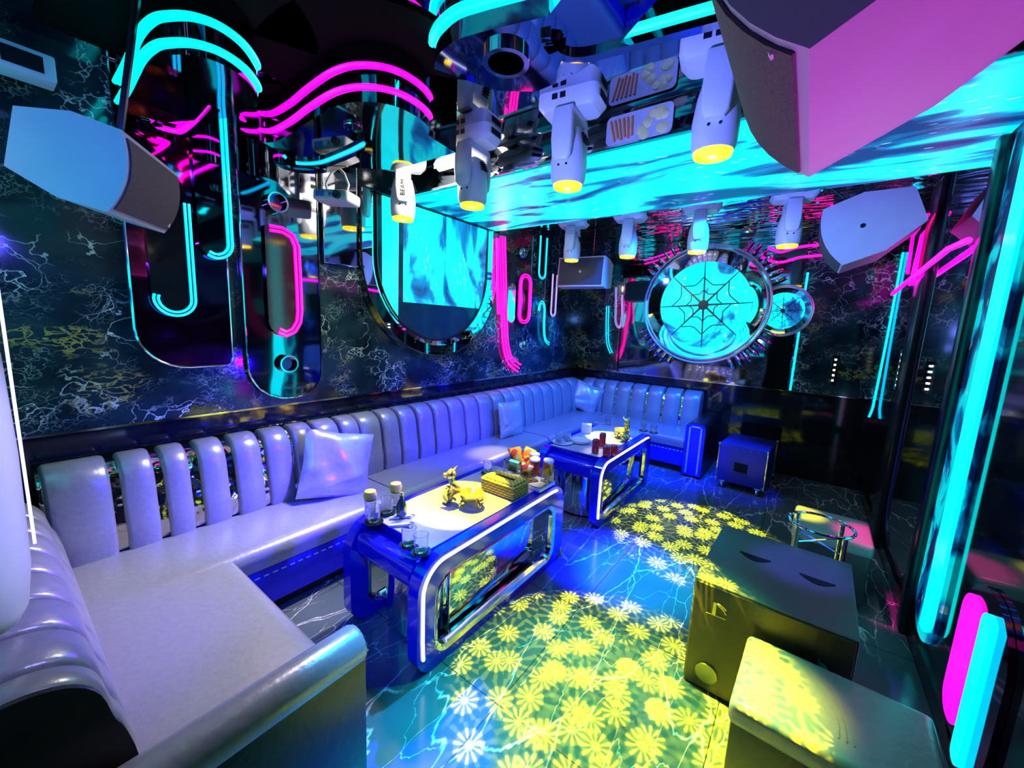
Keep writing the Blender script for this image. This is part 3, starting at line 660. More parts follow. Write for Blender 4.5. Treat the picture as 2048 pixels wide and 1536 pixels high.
neon_loop('neon_light', 'cyan hooked neon with a curled foot near the far left corner', None, [tuple(p.yz) for p in smooth_path([Vector((0, a, b)) for a, b in [(4.56, 1.9), (4.58, 1.98), (4.64, 2.02), (4.7, 1.95), (4.71, 1.75), (4.73, 1.6), (4.78, 1.5), (4.88, 1.45)]], 5)], XL + .04, None, M_CYANS, .008, .03)
for k, (u, v) in enumerate(((1043, 690), (1043, 506))):
    a, b = L(u, v); t = thing('chrome_knob', ('ribbed chrome knob low beside the pink oval neon', 'ribbed chrome knob high beside the tall pink neon')[k], 'wall ornament', (XL, a, b), world=True, group='ribbed chrome knobs on the left wall')
    bm = BM(); add_lathe(bm, [(.05, 0), (.06, .012), (.05, .02), (.062, .03), (.05, .04), (.056, .05), (.03, .06)], (XL, a, b), 24, Euler((0, PI / 2, 0)).to_matrix()); obj('ribbed_body', bm, M_CHROME, t)

# ------------------------------------------------------------------ far wall
def FW(u, v): p = at(u, v, 1, YF); return (p.x, p.z)
bm = BM(); add_box(bm, ((FW(1243, 600)[0] + FW(1600, 600)[0]) / 2, YF - .008, 1.985), (FW(1600, 600)[0] - FW(1243, 600)[0], .014, 1.86)); o = obj('mirror_panel', bm, M_DKMIRROR, smooth=False)
tag(o, 'wide dark mirror wall panel behind the round web mirror', 'mirror panel')
for k, (u, lab) in enumerate(((1243, 'thin upright chrome trim left of the round web mirror'), (1600, 'thin upright cyan glowing trim right of the small web mirror'))):
    a = FW(u, 650)[0]; bm = BM(); add_tube(bm, [(a, YF - .02, 1.06), (a, YF - .02, 2.45)], .012); o = obj('upright_trim', bm, M_CYANS if k else M_CHROME); tag(o, lab, 'trim')  # right trim is given a cyan glow, left one is chrome
def web_mirror(c, R, label, teeth, disc_mat, small=False):
    cx, cz = c; y = YF - (.018 if small else .075)
    t = thing('web_mirror', label, 'mirror', (cx, y, cz), world=True)
    dp = .03 if small else .07
    circ = lambda r, n=64, ph=0: [(cx + r * math.cos(2 * PI * k / n + ph), cz + r * math.sin(2 * PI * k / n + ph)) for k in range(n)]
    bm = BM(); add_ring(bm, circ(R), circ(R * .92), XZ, y, y - dp); obj('outer_ring', bm, M_CHROME, t, angle=30)
    bm = BM(); add_tube(bm, [XZ(a, b, y - dp - .005) for a, b in circ(R * .985)], .012, 8, True); add_tube(bm, [XZ(a, b, y - dp - .005) for a, b in circ(R * .93)], .008, 8, True); obj('bright_rim', bm, plain('pale_rim', (.75, .75, .95), .2, .6, .6), t)
    bm = BM(); n = 64; A = [bm.verts.new(XZ(a, b, y - dp * .85)) for a, b in circ(R * .92)]; B = [bm.verts.new(XZ(a, b, y - .02)) for a, b in circ(R * .72)]
    for i in range(n): bm.faces.new((A[i], A[(i + 1) % n], B[(i + 1) % n], B[i]))
    obj('bevelled_band', bm, M_MIRROR, t)
    bm = BM(); add_prism(bm, circ(R * .72), XZ, y + (.0 if small else .05), y - .02); obj('reflection_disc', bm, disc_mat, t, angle=30)  # the mirror's cyan reflection put in as the disc's own glow
    bm = BM(); r = R * .72; hub = R * .085; ang = [PI / 2 + .06 + 2 * PI * k / 8 for k in range(8)]
    yw = y - .028
    add_lathe(bm, [(.001, -.012), (hub, -.012), (hub, .012), (.001, .012)], (cx, yw, cz), 10, Euler((PI / 2, 0, 0)).to_matrix())
    for a in ang: add_tube(bm, [XZ(cx + hub * .8 * math.cos(a), cz + hub * .8 * math.sin(a), yw), XZ(cx + r * math.cos(a), cz + r * math.sin(a), yw)], [R * .016, R * .006], 6)
    for q in (.36, .66):
        for k in range(8):
            a, b = ang[k], ang[(k + 1) % 8] if k < 7 else ang[0] + 2 * PI
            if b < a: b += 2 * PI
            rr = r * q * (1 + .12 * math.sin(k * 2.3)); pts = []
            for j in range(7):
                s = j / 6; an = a + (b - a) * s; q2 = rr * (1 - .22 * math.sin(PI * s)); pts.append(XZ(cx + q2 * math.cos(an), cz + q2 * math.sin(an), yw))
            add_tube(bm, pts, R * .008, 6)
    obj('spider_web', bm, M_BLACK, t)
    for a0 in teeth:
        for k in range(7):
            a = math.radians(a0) + (k - 3) * math.radians(6.4); p0 = Vector((cx + R * 1.0 * math.cos(a), y - .035, cz + R * 1.0 * math.sin(a))); d = Vector((math.cos(a), 0, math.sin(a)))
            bm = BM(); add_tube(bm, [p0, p0 + d * .07, p0 + d * .13, p0 + d * .16], [.024, .024, .016, .003], 8); obj('tooth', bm, M_CHROME, t)
    return t
g0 = FW(1410, 611)
web_mirror(g0, .77, 'big round gear-toothed mirror with a black spider web over a glowing cyan reflection', (40, 135, 225, 318), screen_mat('web_reflection', 1.1, .455, (1.5, 1.5, 1.5), 2.2))
web_mirror(FW(1566, 622), .30, 'small round web mirror touching the right side of the gear mirror', (), screen_mat('web_reflection_small', 1.1, .45, (3, 3, 3), 4.1), True)
def far_neon(px, lab, neon, gap=.035, lines=2, r=.008):
    P = smooth_path([Vector((*FW(u, v), 0)) for u, v in px], 5); t = thing('neon_light', lab, 'neon light', (P[0].x, YF - .03, P[-1].y), world=True)
    for k in range(lines):
        bm = BM(); q = []
        for i, p in enumerate(P):
            tg = (P[min(i + 1, len(P) - 1)] - P[max(i - 1, 0)]).normalized(); n_ = Vector((-tg.y, tg.x, 0)) * gap * (k - (lines - 1) / 2); q.append(Vector((p.x + n_.x, YF - .03, p.y + n_.y)))
        add_tube(bm, q, r, 8); obj('neon_tube', bm, neon, t)
far_neon([(1217, 612), (1216, 650), (1217, 685), (1224, 706)], 'cyan double neon stroke on the far marble, ending in a small hook', M_CYANS)
far_neon([(1234, 575), (1233, 620), (1233, 645), (1240, 655), (1245, 640), (1246, 590)], 'lilac narrow neon loop left of the chrome trim on the far wall', glow('lilac_neon', (.4, .3, 1), 1.1), .02, 2, .005)
far_neon([(1290, 525), (1320, 516), (1360, 502)], 'short red neon stroke at the upper left of the gear mirror', M_PINK, .05, 2)
far_neon([(1530, 505), (1560, 515), (1600, 505), (1650, 500)], 'red neon stroke between the gear mirror and the hanging lavender speaker', M_PINK, .12, 2, .014)
# corner LED
P1 = at(1745, 822, 1, YF - .03); bm = BM(); add_tube(bm, smooth_path([(P1.x - .02, YF - .03, .86), (P1.x - .005, YF - .03, .95), (P1.x, YF - .03, 1.08), (P1.x + .01, YF - .03, 1.8), (P1.x + .012, YF - .03, 2.62)], 4), .011)
tag(obj('corner_led_strip', bm, M_CYANS), 'slim cyan LED strip standing in the far right corner', 'light strip')

# ------------------------------------------------------------------ right wall
def RW(u, v): p = at(u, v, 0, XR); return (p.y, p.z)
t = thing('mirror_panel', 'tall round-footed mirror panel on the right wall beside the cyan strip', 'mirror panel', (XR - .03, 3.6, .2), world=True)
bm = BM(); add_prism(bm, rrect(3.18, 4.12, .2, 2.9, .3, 8, (.3, .3, .01, .01)), YZ, XR - .002, XR - .03); obj('mirror', bm, M_MIRROR, t, angle=30)
bm = BM(); add_tube(bm, [YZ(a, b, XR - .03) for a, b in rrect(3.18, 4.12, .2, 2.9, .3, 8, (.3, .3, .01, .01))], .012, 6, True); obj('frame', bm, M_BLACK, t)
for yy, lab in ((3.13, 'black upright post between the cyan strip and the tall mirror'), (4.42, 'broad black upright post beyond the tall mirror on the right wall')):
    bm = BM(); add_box(bm, (XR - .03, yy, 1.46), (.06, .09 if yy < 4 else .3, 2.9), bev=.012); tag(obj('wall_post', bm, M_BLACK), lab, 'post')
t = thing('light_column', 'bright cyan LED column in a round-ended mirror slot on the right wall', 'light strip', (XR - .02, 2.85, .16), world=True)
bm = BM(); add_prism(bm, rrect(2.695, 3.07, .14, 2.9, .18, 8, (.18, .18, .01, .01)), YZ, XR - .002, XR - .02); obj('slot_reflection', bm, screen_mat('blue_reflection_glow', .55, .56, (6, 4, 2), 5.5, (0, .01, .08)), t, angle=30)  # cloudy blue mirror reflection put in as a faint glow
bm = BM(); add_prism(bm, rrect(2.70, 2.86, .22, 2.88, .06, 5, (.12, .02, .01, .01)), YZ, XR - .021, XR - .034); obj('led_bar', bm, glow('cyan_column', (0, .95, 1), 1.8), t)
t = thing('light_column', 'low mirror capsule with a cyan LED and a glowing magenta reflection on the right wall near the floor', 'light strip', (XR - .02, 2.2, .02), world=True)
bm = BM(); add_prism(bm, rrect(1.96, 2.44, .06, .78, .23, 8, (.23, .23, .23, .23)), YZ, XR - .002, XR - .02); obj('mirrored_slot', bm, M_REDMIRROR, t, angle=30)
bm = BM(); add_prism(bm, rrect(2.2, 2.40, .14, .7, .095, 8), YZ, XR - .021, XR - .032); obj('magenta_reflection', bm, glow('magenta_reflection', (1, 0, .85), 1.3), t)  # magenta reflection in the capsule, put in as a glowing panel
bm = BM(); add_prism(bm, rrect(2.085, 2.175, .08, .72, .043, 8), YZ, XR - .021, XR - .04); obj('led_bar', bm, glow('cyan_column', (0, .95, 1), 1.8), t)
pz = [(1809, 588), (1838, 566), (1868, 546), (1938, 496), (1985, 478)]  # pink neon reflected in the right wall, built as glowing tubes
t = thing('neon_light', 'magenta arrow-shaped neon reflection built as tubes high on the right wall behind the lavender speaker', 'neon light', (XR - .03, 4.5, 2.2), world=True)
bm = BM(); add_tube(bm, [YZ(*RW(u, v), XR - .085) for u, v in pz], .018); obj('neon_tube', bm, M_MAG, t)
bm = BM(); add_prism(bm, [RW(1822, 572), (RW(1846, 470)), RW(1886, 428), RW(1876, 520), RW(1866, 545)], YZ, XR - .004, XR - .02); obj('magenta_reflection', bm, glow('magenta_reflection', (1, 0, .85), 1.3), t)
bm = BM(); add_tube(bm, [YZ(*RW(u, v), XR - .085) for u, v in [(1843, 547), (1854, 470), (1889, 426)]], .012); obj('neon_tube', bm, M_PINK, t)
a, b = RW(1806, 742); t = thing('control_panel', 'wall control panel with two columns of lit buttons', 'control panel', (XR - .01, a, b), world=True)
bm = BM(); add_box(bm, (XR - .008, a, b), (.014, .34, .36), bev=.004); obj('plate', bm, M_BLACK, t)
for k in range(6):
    for j in (-1, 1):
        bm = BM(); add_box(bm, (XR - .017, a + j * .06, b + .14 - k * .055), (.006, .045 if j > 0 else .03, .018)); obj('button', bm, M_DOTS, t)
a, b = FW(1668, 740); t = thing('control_panel', 'control button reflection built as five lit dots on the far marble wall', 'control panel', (a, YF - .01, b), world=True)  # button lights reflected in the marble, built as a lit panel
bm = BM(); add_box(bm, (a, YF - .006, b), (.07, .012, .34), bev=.003); obj('plate', bm, M_BLACKGLASS, t)
for k in range(5):
    bm = BM(); add_box(bm, (a, YF - .014, b + .12 - k * .06), (.02, .006, .02)); obj('button', bm, M_DOTS, t)

# near-left fixtures
bm = BM(); add_tube(bm, [(-2.0, .052, .9), (-2.0, .052, 2.9)], .004); tag(obj('led_strip', bm, M_VIOLET), 'thin upright white LED strip beside the sofa back at the left edge', 'light strip')
bm = BM(); add_tube(bm, [(-1.93, .03, .9), (-1.93, .03, 2.9)], .006); tag(obj('led_strip', bm, M_VIOLET), 'thicker upright white LED strip at the very left edge', 'light strip')
bm = BM(); rings = []
for z, r in ((1.02, .03), (1.03, .06), (1.07, .085), (1.16, .1), (1.4, .105), (1.6, .1), (1.68, .06)): rings.append([Vector((-1.3 + a, -.045 + b, z)) for a, b in rrect(-r, r, -r * .7, r * .7, r * .6, 5)])
loft(bm, rings); tag(obj('wall_fixture', bm, M_WHITE), 'white rounded fixture lit violet at the left edge above the sofa', 'fixture')
p = at(50, 130, 0, -2.7); t = thing('inset_box', 'pale blue box with a dark inset high in the upper left corner', 'wall_box', p, world=True)  # box of unknown purpose with a dark inset
bm = BM(); add_box(bm, p, (.12, .16, .1), bev=.01); obj('casing', bm, M_WHITE, t)
bm = BM(); add_box(bm, p + Vector((.06, -.01, 0)), (.01, .11, .06)); obj('grille', bm, M_DARKHOLE, t)

# ------------------------------------------------------------------ sofas
SZ, ST, SF = .45, .93, .48
def back_profile(top=ST):
    P = smooth_path([Vector((a, b, 0)) for a, b in _bp(top)[:-1]], 3)
    return [(p.x, p.y) for p in P] + [(.02, SZ - .02)]
def _bp(top):
    # (depth from wall, z): front foot -> over the roll -> behind
    return [(.27, SZ - .02), (.275, .55), (.255, .66), (.24, top - .16), (.222, top - .08), (.185, top - .03), (.13, top - .004), (.07, top), (.03, top - .02), (.02, top - .1), (.02, SZ - .02)]
def channel(bm, s0, s1, fn, top=ST, inset=.0):
    prof = back_profile(top); cz = (SZ + top) / 2
    rings = []
    for s, k in ((s0 - .006, .02), (s0 - .003, .008), (s0 + .01, 0), (s1 - .01, 0), (s1 + .003, .008), (s1 + .006, .02)):
        rings.append([fn(s, d - k * (1 if d > .12 else 0), z - (k if z > top - .12 else 0)) for d, z in prof])
    loft(bm, rings)
def sofa_back(t, spans, fn, s0, s1, top=ST):
    bm = BM(); prof = [(max(.012, d - .03), z - (.028 if z > ST - .2 else 0)) for d, z in back_profile(top)]
    loft(bm, [[fn(s, d, z) for d, z in prof] for s in (s0, s1)]); obj('mirrored_back', bm, mirror('gold_tinted_mirror', (.75, .68, .5), .08, .3, 12), t, angle=30)
    for a, b in spans:
        bm = BM(); channel(bm, a, b, fn, top); obj('back_cushion', bm, M_LEATHER, t, angle=50)
def seat_block(t, fn, s0, s1, depth, d0=.25, stitch=True, ends=(0, 0)):
    # rounded seat cushion, base and plinth; d = depth from wall
    prof = [(d0, SZ - .13), (d0, SZ), (depth - .06, SZ + .005), (depth - .015, SZ - .006), (depth + .004, SZ - .03), (depth, SZ - .07), (depth - .015, SZ - .13)]
    bm = BM(); loft(bm, [[fn(s, d, z) for d, z in prof] for s in (s0, s0 + .01, s1 - .01, s1)]); obj('seat_cushion', bm, M_LEATHER, t, angle=45)
    bm = BM(); loft(bm, [[fn(s, d, z) for d, z in ((.02, .09), (depth - .03, .09), (depth - .03, SZ - .13), (.02, SZ - .13))] for s in (s0, s1)]); bs = obj('base', bm, M_LEATHERB, t)
    bm = BM(); loft(bm, [[fn(s, d, z) for d, z in ((.02, 0), (depth - .1, 0), (depth - .1, .09), (.02, .09))] for s in (s0, s1)]); obj('plinth', bm, M_MATBLACK, t)
    if stitch:
        bm = BM(); n = int((s1 - s0) / .045)
        for k in range(n):
            s = s0 + (s1 - s0) * (k + .2) / n; e = s + (s1 - s0) / n * .55
            add_tube(bm, [fn(s, depth - .027, .27), fn(e, depth - .027, .27)], .004, 5)
        obj('stitching', bm, M_STITCH, bs)
fl = lambda s, d, z: Vector((XL + .04 + d, s, z))         # left run: s = y
ff = lambda s, d, z: Vector((s, YF - .04 - d, z))         # far run: s = x
fnr = lambda s, d, z: Vector((s, YN + .03 + d, z))        # near run: s = x
DL = .75
G = 'sections of the silver leather corner sofa'
t = thing('sofa_section', 'long silver sofa section along the left wall nearest the camera, with wide mirror slits', 'sofa', (XL + .04, .9, 0), G, True)
sofa_back(t, [(.12, .33), (.38, .5), (.55, .65), (.71, .83), (.885, 1.02), (1.065, 1.205), (1.245, 1.37), (1.405, 1.56), (1.595, 1.725)], fl, .1, 1.725)
seat_block(t, fl, .165, 1.735, DL)
t = thing('sofa_section', 'middle silver sofa section along the left wall behind the front table', 'sofa', (XL + .04, 2.75, 0), G, True)
sofa_back(t, [(1.745, 1.915), (1.95, 2.095), (2.13, 2.285), (2.325, 2.485), (2.525, 2.685), (2.725, 2.9), (2.94, 3.12), (3.16, 3.36), (3.4, 3.58), (3.62, 3.765)], fl, 1.745, 3.765)
seat_block(t, fl, 1.745, 3.765, DL)
t = thing('sofa_section', 'L-shaped corner sofa section filling the far left corner', 'sofa', (XL + .04, 4.8, 0), G, True)
sofa_back(t, [(3.785, 3.965), (4.0, 4.18), (4.215, 4.415), (4.45, 4.66), (4.7, 4.92), (4.96, 5.2), (5.24, 5.52)], fl, 3.785, 5.55)
sofa_back(t, [(-2.74, -2.57), (-2.53, -2.385)], ff, -2.95, -2.385)
seat_block(t, fl, 3.785, YF - .32, DL)
t = thing('sofa_section', 'far silver sofa section with a studded black right arm under the gear mirror', 'sofa', (-1.6, YF - .04, 0), G, True)
sofa_back(t, [(-2.365, -2.2), (-2.16, -1.975), (-1.935, -1.745), (-1.705, -1.515), (-1.475, -1.275), (-1.235, -1.03)], ff, -2.365, -1.03)
seat_block(t, ff, -2.205, -1.03, .87)
bm = BM(); pts = rrect(-1.02, -.8, .02, .66, .05, 5, (.01, .01, .07, .07)); add_prism(bm, pts, lambda a, b, d: Vector((a, d, b)), YF - .95, YF - .04); arm = obj('armrest', bm, M_LEATHERK, t)
bm = BM(); pts = rrect(-1.012, -.808, .03, .65, .05, 5, (.01, .01, .065, .065)); add_prism(bm, pts, lambda a, b, d: Vector((a, d, b)), YF - .962, YF - .95); obj('front_panel', bm, M_LEATHERB, arm)
bm = BM()
for k in range(26):
    for x in (-.972, -.848): add_lathe(bm, [(.011, 0), (.009, .006), (.001, .009)], (x, YF - .962, .06 + k * .0215), 6, Euler((PI / 2, 0, 0)).to_matrix())
for k in range(5): add_lathe(bm, [(.011, 0), (.009, .006), (.001, .009)], (-.95 + k * .02, YF - .962, .615), 6, Euler((PI / 2, 0, 0)).to_matrix())
obj('studs', bm, M_STITCH, arm)
t = thing('sofa_section', 'short silver sofa section at the lower left with a rolled black-sided arm', 'sofa', (-2.0, YN + .03, 0), G, True)
TN = .86
sofa_back(t, [(-2.66, -2.5), (-2.47, -2.31), (-2.28, -2.12), (-2.09, -1.93), (-1.9, -1.74), (-1.71, -1.56), (-1.53, -1.38), (-1.35, -1.27)], fnr, -2.66, -1.28, TN)
bm = BM(); loft(bm, [[fnr(s, d - .004, z - .004) for d, z in back_profile(TN)] for s in (-1.27, -1.255)]); obj('end_cap', bm, M_LEATHERK, t)
seat_block(t, fnr, -2.205, -1.27, .80, .25)
bm = BM(); r0 = []
add_tube(bm, [(-1.165, YN + .06, .545), (-1.165, .3, .545), (-1.165, .70, .545), (-1.165, .715, .545), (-1.165, .72, .545)], [.07, .07, .07, .062, .045], 20); obj('arm_roll', bm, M_LEATHER, t)
bm = BM(); add_box(bm, (-1.165, .31, .27), (.132, .8, .54), bev=.012); arm = obj('arm_side', bm, M_LEATHERK, t)
bm = BM()
for k in range(9):
    a = PI * k / 8; add_lathe(bm, [(.007, 0), (.005, .005), (.001, .006)], (-1.165 + .058 * math.cos(a), .715, .545 + .058 * math.sin(a)), 6, Euler((-PI / 2, 0, 0)).to_matrix())
obj('studs', bm, M_CHROME, arm)

# cushions
def pillow(label, loc, rot, s=.4):
    bm = BM(); n = 14; V = {}
    for side in (1, -1):
        for i in range(n + 1):
            for j in range(n + 1):
                a = -1 + 2 * i / n; b = -1 + 2 * j / n
                if side == -1 and (i in (0, n) or j in (0, n)): V[side, i, j] = V[1, i, j]; continue
                th = .3 * ((1 - a * a) * (1 - b * b)) ** .42; pin = 1 - .06 * (1 - abs(a * b)) * (abs(a) ** 4 + abs(b) ** 4)
                wr = .012 * math.sin(6 * a + 4 * b) * (1 - a * a) + .014 * math.sin(9 * (b - .4 * a)) * (1 - b * b) * (b < 0)
                V[side, i, j] = bm.verts.new((a * s / 2 * pin, side * (th * s * .5 + wr * .6 * (th > 0.01)), b * s / 2 * pin))
    for side in (1, -1):
        for i in range(n):
            for j in range(n):
                q = [V[side, i, j], V[side, i + 1, j], V[side, i + 1, j + 1], V[side, i, j + 1]]
                if len(set(q)) == 4: bm.faces.new(q)
    o = obj('cushion', bm, plain('silver_satin', (.55, .55, .6), .25, .35, .6, .06, 30, .1), angle=60); o.location = loc; o.rotation_euler = rot
    tag(o, label, 'cushion', 'silver throw cushions on the sofa'); return o
pillow('silver satin cushion leaning on the sofa back behind the front table', (-2.56, 1.44, .665), (-.3, .22, PI / 2 - .3), .47)
pillow('silver satin cushion standing halfway along the left sofa run', (-2.58, 3.52, .645), (-.2, .05, PI / 2 - .05), .40)
pillow('silver satin cushion tucked into the far sofa corner', (-2.58, 5.42, .66), (-.25, .35, .45), .42)

# ------------------------------------------------------------------ tables
def make_table(label, L_):
    Wd, Ht = .62, .60
    t = thing('coffee_table', label, 'table', group='blue-lit mirrored karaoke tables')
    out = rrect(0, L_, 0, Ht, .17, 8, (.12, .12, .17, .17)); inn = rrect(.11, L_ - .11, .05, Ht - .12, .11, 8, (.1, .1, .12, .12))
    mt = plain('blue_lit_lacquer', (.01, .01, .6), .1, 0, .7, .05)  # blue light on the table frames put into the lacquer colour
    for x0, x1, led in ((0, .07, -.004), (Wd - .07, Wd, Wd + .004)):
        bm = BM(); add_ring(bm, out, inn, YZ, x0, x1); fr = obj('side_frame', bm, mt, t, angle=35)
        bm = BM(); path = [(.035, .1), (.03, .2), (.03, .42)] + [(.17 - .14 * math.cos(k * PI / 16), .43 + .14 * math.sin(k * PI / 16)) for k in range(9)] + [(L_ - .2, .57), (L_ - .12, .565)]
        add_tube(bm, [YZ(a, b, led) for a, b in path], .0085, 6); obj('led_line', bm, M_WHITEN, fr)
        bm = BM(); add_tube(bm, [YZ(a, b, (x0 + x1) / 2) for a, b in inn], .036, 8, True); obj('chrome_lining', bm, M_CHROME, fr)
    bm = BM(); add_box(bm, (Wd / 2, L_ / 2, Ht - .05), (Wd - .14, L_ - .3, .1), bev=.008); obj('top_slab', bm, mt, t)
    bm = BM(); add_box(bm, (Wd / 2, L_ / 2, Ht + .004), (Wd - .12, L_ - .26, .008), bev=.003); obj('table_top', bm, plain('pale_stone_top', (.5, .5, .54), .12, 0, .6, .12, 4), t)
    for yy in (.09, L_ - .09):
        bm = BM(); add_box(bm, (Wd / 2, yy, .485), (Wd - .14, .12, .13), bev=.04, seg=4); obj('end_rail', bm, mt, t)
    bm = BM(); add_box(bm, (Wd / 2, L_ / 2, .265), (Wd - .15, L_ - .56, .47), bev=.01); obj('mirrored_core', bm, mirror('core_mirror', (.7, .7, .78), .03, .1, 2), t)
    for yy in (.24, L_ - .24):
        bm = BM(); add_lathe(bm, [(.115, .02), (.118, .05), (.118, .45), (.115, .5)], (Wd / 2, yy, 0), 28, Matrix.Diagonal((1.7, 1, 1))); obj('chrome_pillar', bm, M_CHROME, t)
    return t
T1 = make_table('front karaoke table with a yellow-lit gold figurine and a snack bin', 1.36); T1.location = (-1.9, 1.09, 0)
T2 = dup(T1, (-1.86, 2.97, 0), 'rear karaoke table with red cans and a gold figurine')
TZ = .609
def tt(u, v, z=TZ): return at(u, v, 2, z)

# ------------------------------------------------------------------ tableware
def make_tumbler():
    bm = BM(); add_lathe(bm, [(.001, 0), (.029, 0), (.032, .004), (.036, .085), (.034, .085), (.03, .012), (.001, .012)], seg=20)
    o = obj('glass_tumbler', bm, M_GLASS); return tag(o, '', 'glass', 'clear glass tumblers on the tables')
def make_coaster():
    bm = BM(); add_lathe(bm, [(.001, 0), (.048, 0), (.05, .003), (.048, .006), (.001, .006)], seg=24); o = obj('coaster', bm, M_BLACK); return tag(o, '', 'coaster', 'round black coasters under the tumblers')
TUM = [((842, 1104), 'clear tumbler at the front corner of the front table'), ((818, 1090), 'clear tumbler just behind the front-corner one on the front table'),
       ((748, 1044), 'clear tumbler at the left edge of the front table'), ((774, 1026), 'clear tumbler second from the left edge on the front table'),
       ((975, 946), 'lone clear tumbler at the back edge of the front table left of the basket'),
       ((1117, 888), 'left of two tumblers on the white tray of the rear table'), ((1133, 884), 'right of two tumblers on the white tray of the rear table'),
       ((1287, 862), 'left of two tumblers at the right end of the rear table'), ((1307, 866), 'right of two tumblers at the right end of the rear table'),
       ((1216, 850), 'tumbler at the far back edge of the rear table')]
tum = coast = None
CO = {0: 'black coaster under the front-corner tumbler', 1: 'black coaster under the second front tumbler', 2: 'black coaster under the leftmost tumbler of the front table', 3: 'black coaster under the tumbler beside the dark bottle', 4: 'black coaster under the lone tumbler near the basket',
      7: 'black coaster under the left tumbler at the rear table end', 8: 'black coaster under the right tumbler at the rear table end'}
for i, ((u, v), lab) in enumerate(TUM):
    p = tt(u, v); z = TZ
    if i in CO:
        if coast is None: coast = make_coaster(); c = coast
        else: c = coast.copy(); COL.objects.link(c)
        c['label'] = CO[i]; c.location = (p.x, p.y, TZ); z = TZ + .0065
    if i in (5, 6): z = TZ + .0125
    if tum is None: tum = make_tumbler(); o = tum
    else: o = tum.copy(); COL.objects.link(o)
    o['label'] = lab; o.location = (p.x, p.y, z)
p = (tt(1117, 888) + tt(1133, 884)) / 2; bm = BM(); add_lathe(bm, [(.001, 0), (.085, 0), (.1, .01), (.098, .013), (.082, .008), (.001, .008)], (0, 0, 0), 32); o = obj('serving_tray', bm, M_WHITE); o.location = (p.x, p.y, TZ + .002); tag(o, 'round white tray under two tumblers on the rear table', 'tray')
# bottle and tools by the left edge
p = tt(803, 1034); t = thing('drink_bottle', 'dark little bottle at the left end of the front table', 'bottle', (p.x, p.y, TZ))
bm = BM(); add_lathe(bm, [(.001, 0), (.026, 0), (.028, .006), (.028, .075), (.02, .095), (.011, .11), (.011, .135), (.001, .135)], seg=20); obj('body', bm, plain('dark_green_glass', (.015, .06, .03), .08, 0, .8), t)
bm = BM(); add_lathe(bm, [(.013, .13), (.013, .148), (.001, .15)], seg=14); obj('cap', bm, M_GOLD, t)
for k, ((u0, v0), (u1, v1), lab) in enumerate((((770, 1040), (830, 1034), 'white opener lying across the left end of the front table, farther one'), ((768, 1056), (828, 1050), 'white opener lying across the left end of the front table, nearer one'))):
    a, b = tt(u0, v0), tt(u1, v1); c = (a + b) / 2; t = thing('bottle_opener', lab, 'opener', (c.x, c.y, TZ), group='white bottle openers'); t.rotation_euler = (0, 0, math.atan2(b.y - a.y, b.x - a.x)); l = (b - a).length
    bm = BM(); add_box(bm, (0, 0, .009), (l * .7, .018, .012), bev=.004); obj('handle', bm, M_WHITE, t)
    bm = BM(); add_tube(bm, [(l * .5 + .018 * math.cos(q * PI / 6) - .02, .014 * math.sin(q * PI / 6), .009) for q in range(12)], .004, 6, True); obj('ring', bm, M_CHROME, t)
# tall glasses; yellow light on their tops is put into a coloured cap
for k, ((u, v), lab) in enumerate((((745, 1010), 'tall drink glass with a yellow-lit top at the left rear corner of the front table'), ((796, 992), 'tall drink glass with a yellow-lit top behind the dark bottle on the front table'))):
    p = tt(u, v + 25); t = thing('drink_glass', lab, 'glass', (p.x - .02, p.y, TZ), group='tall drinks with yellow-lit tops')
    bm = BM(); add_lathe(bm, [(.001, 0), (.026, 0), (.028, .004), (.033, .13), (.031, .13), (.027, .01), (.001, .01)], seg=20); obj('tumbler', bm, M_GLASS, t)
    bm = BM(); add_lathe(bm, [(.001, .1), (.031, .1), (.036, .125), (.03, .15), (.001, .16)], seg=18); obj('yellow_lit_cap', bm, plain('yellow_lit_cap', (.95, .8, .05), .6, 0, .3, .1, 40, .3), t)
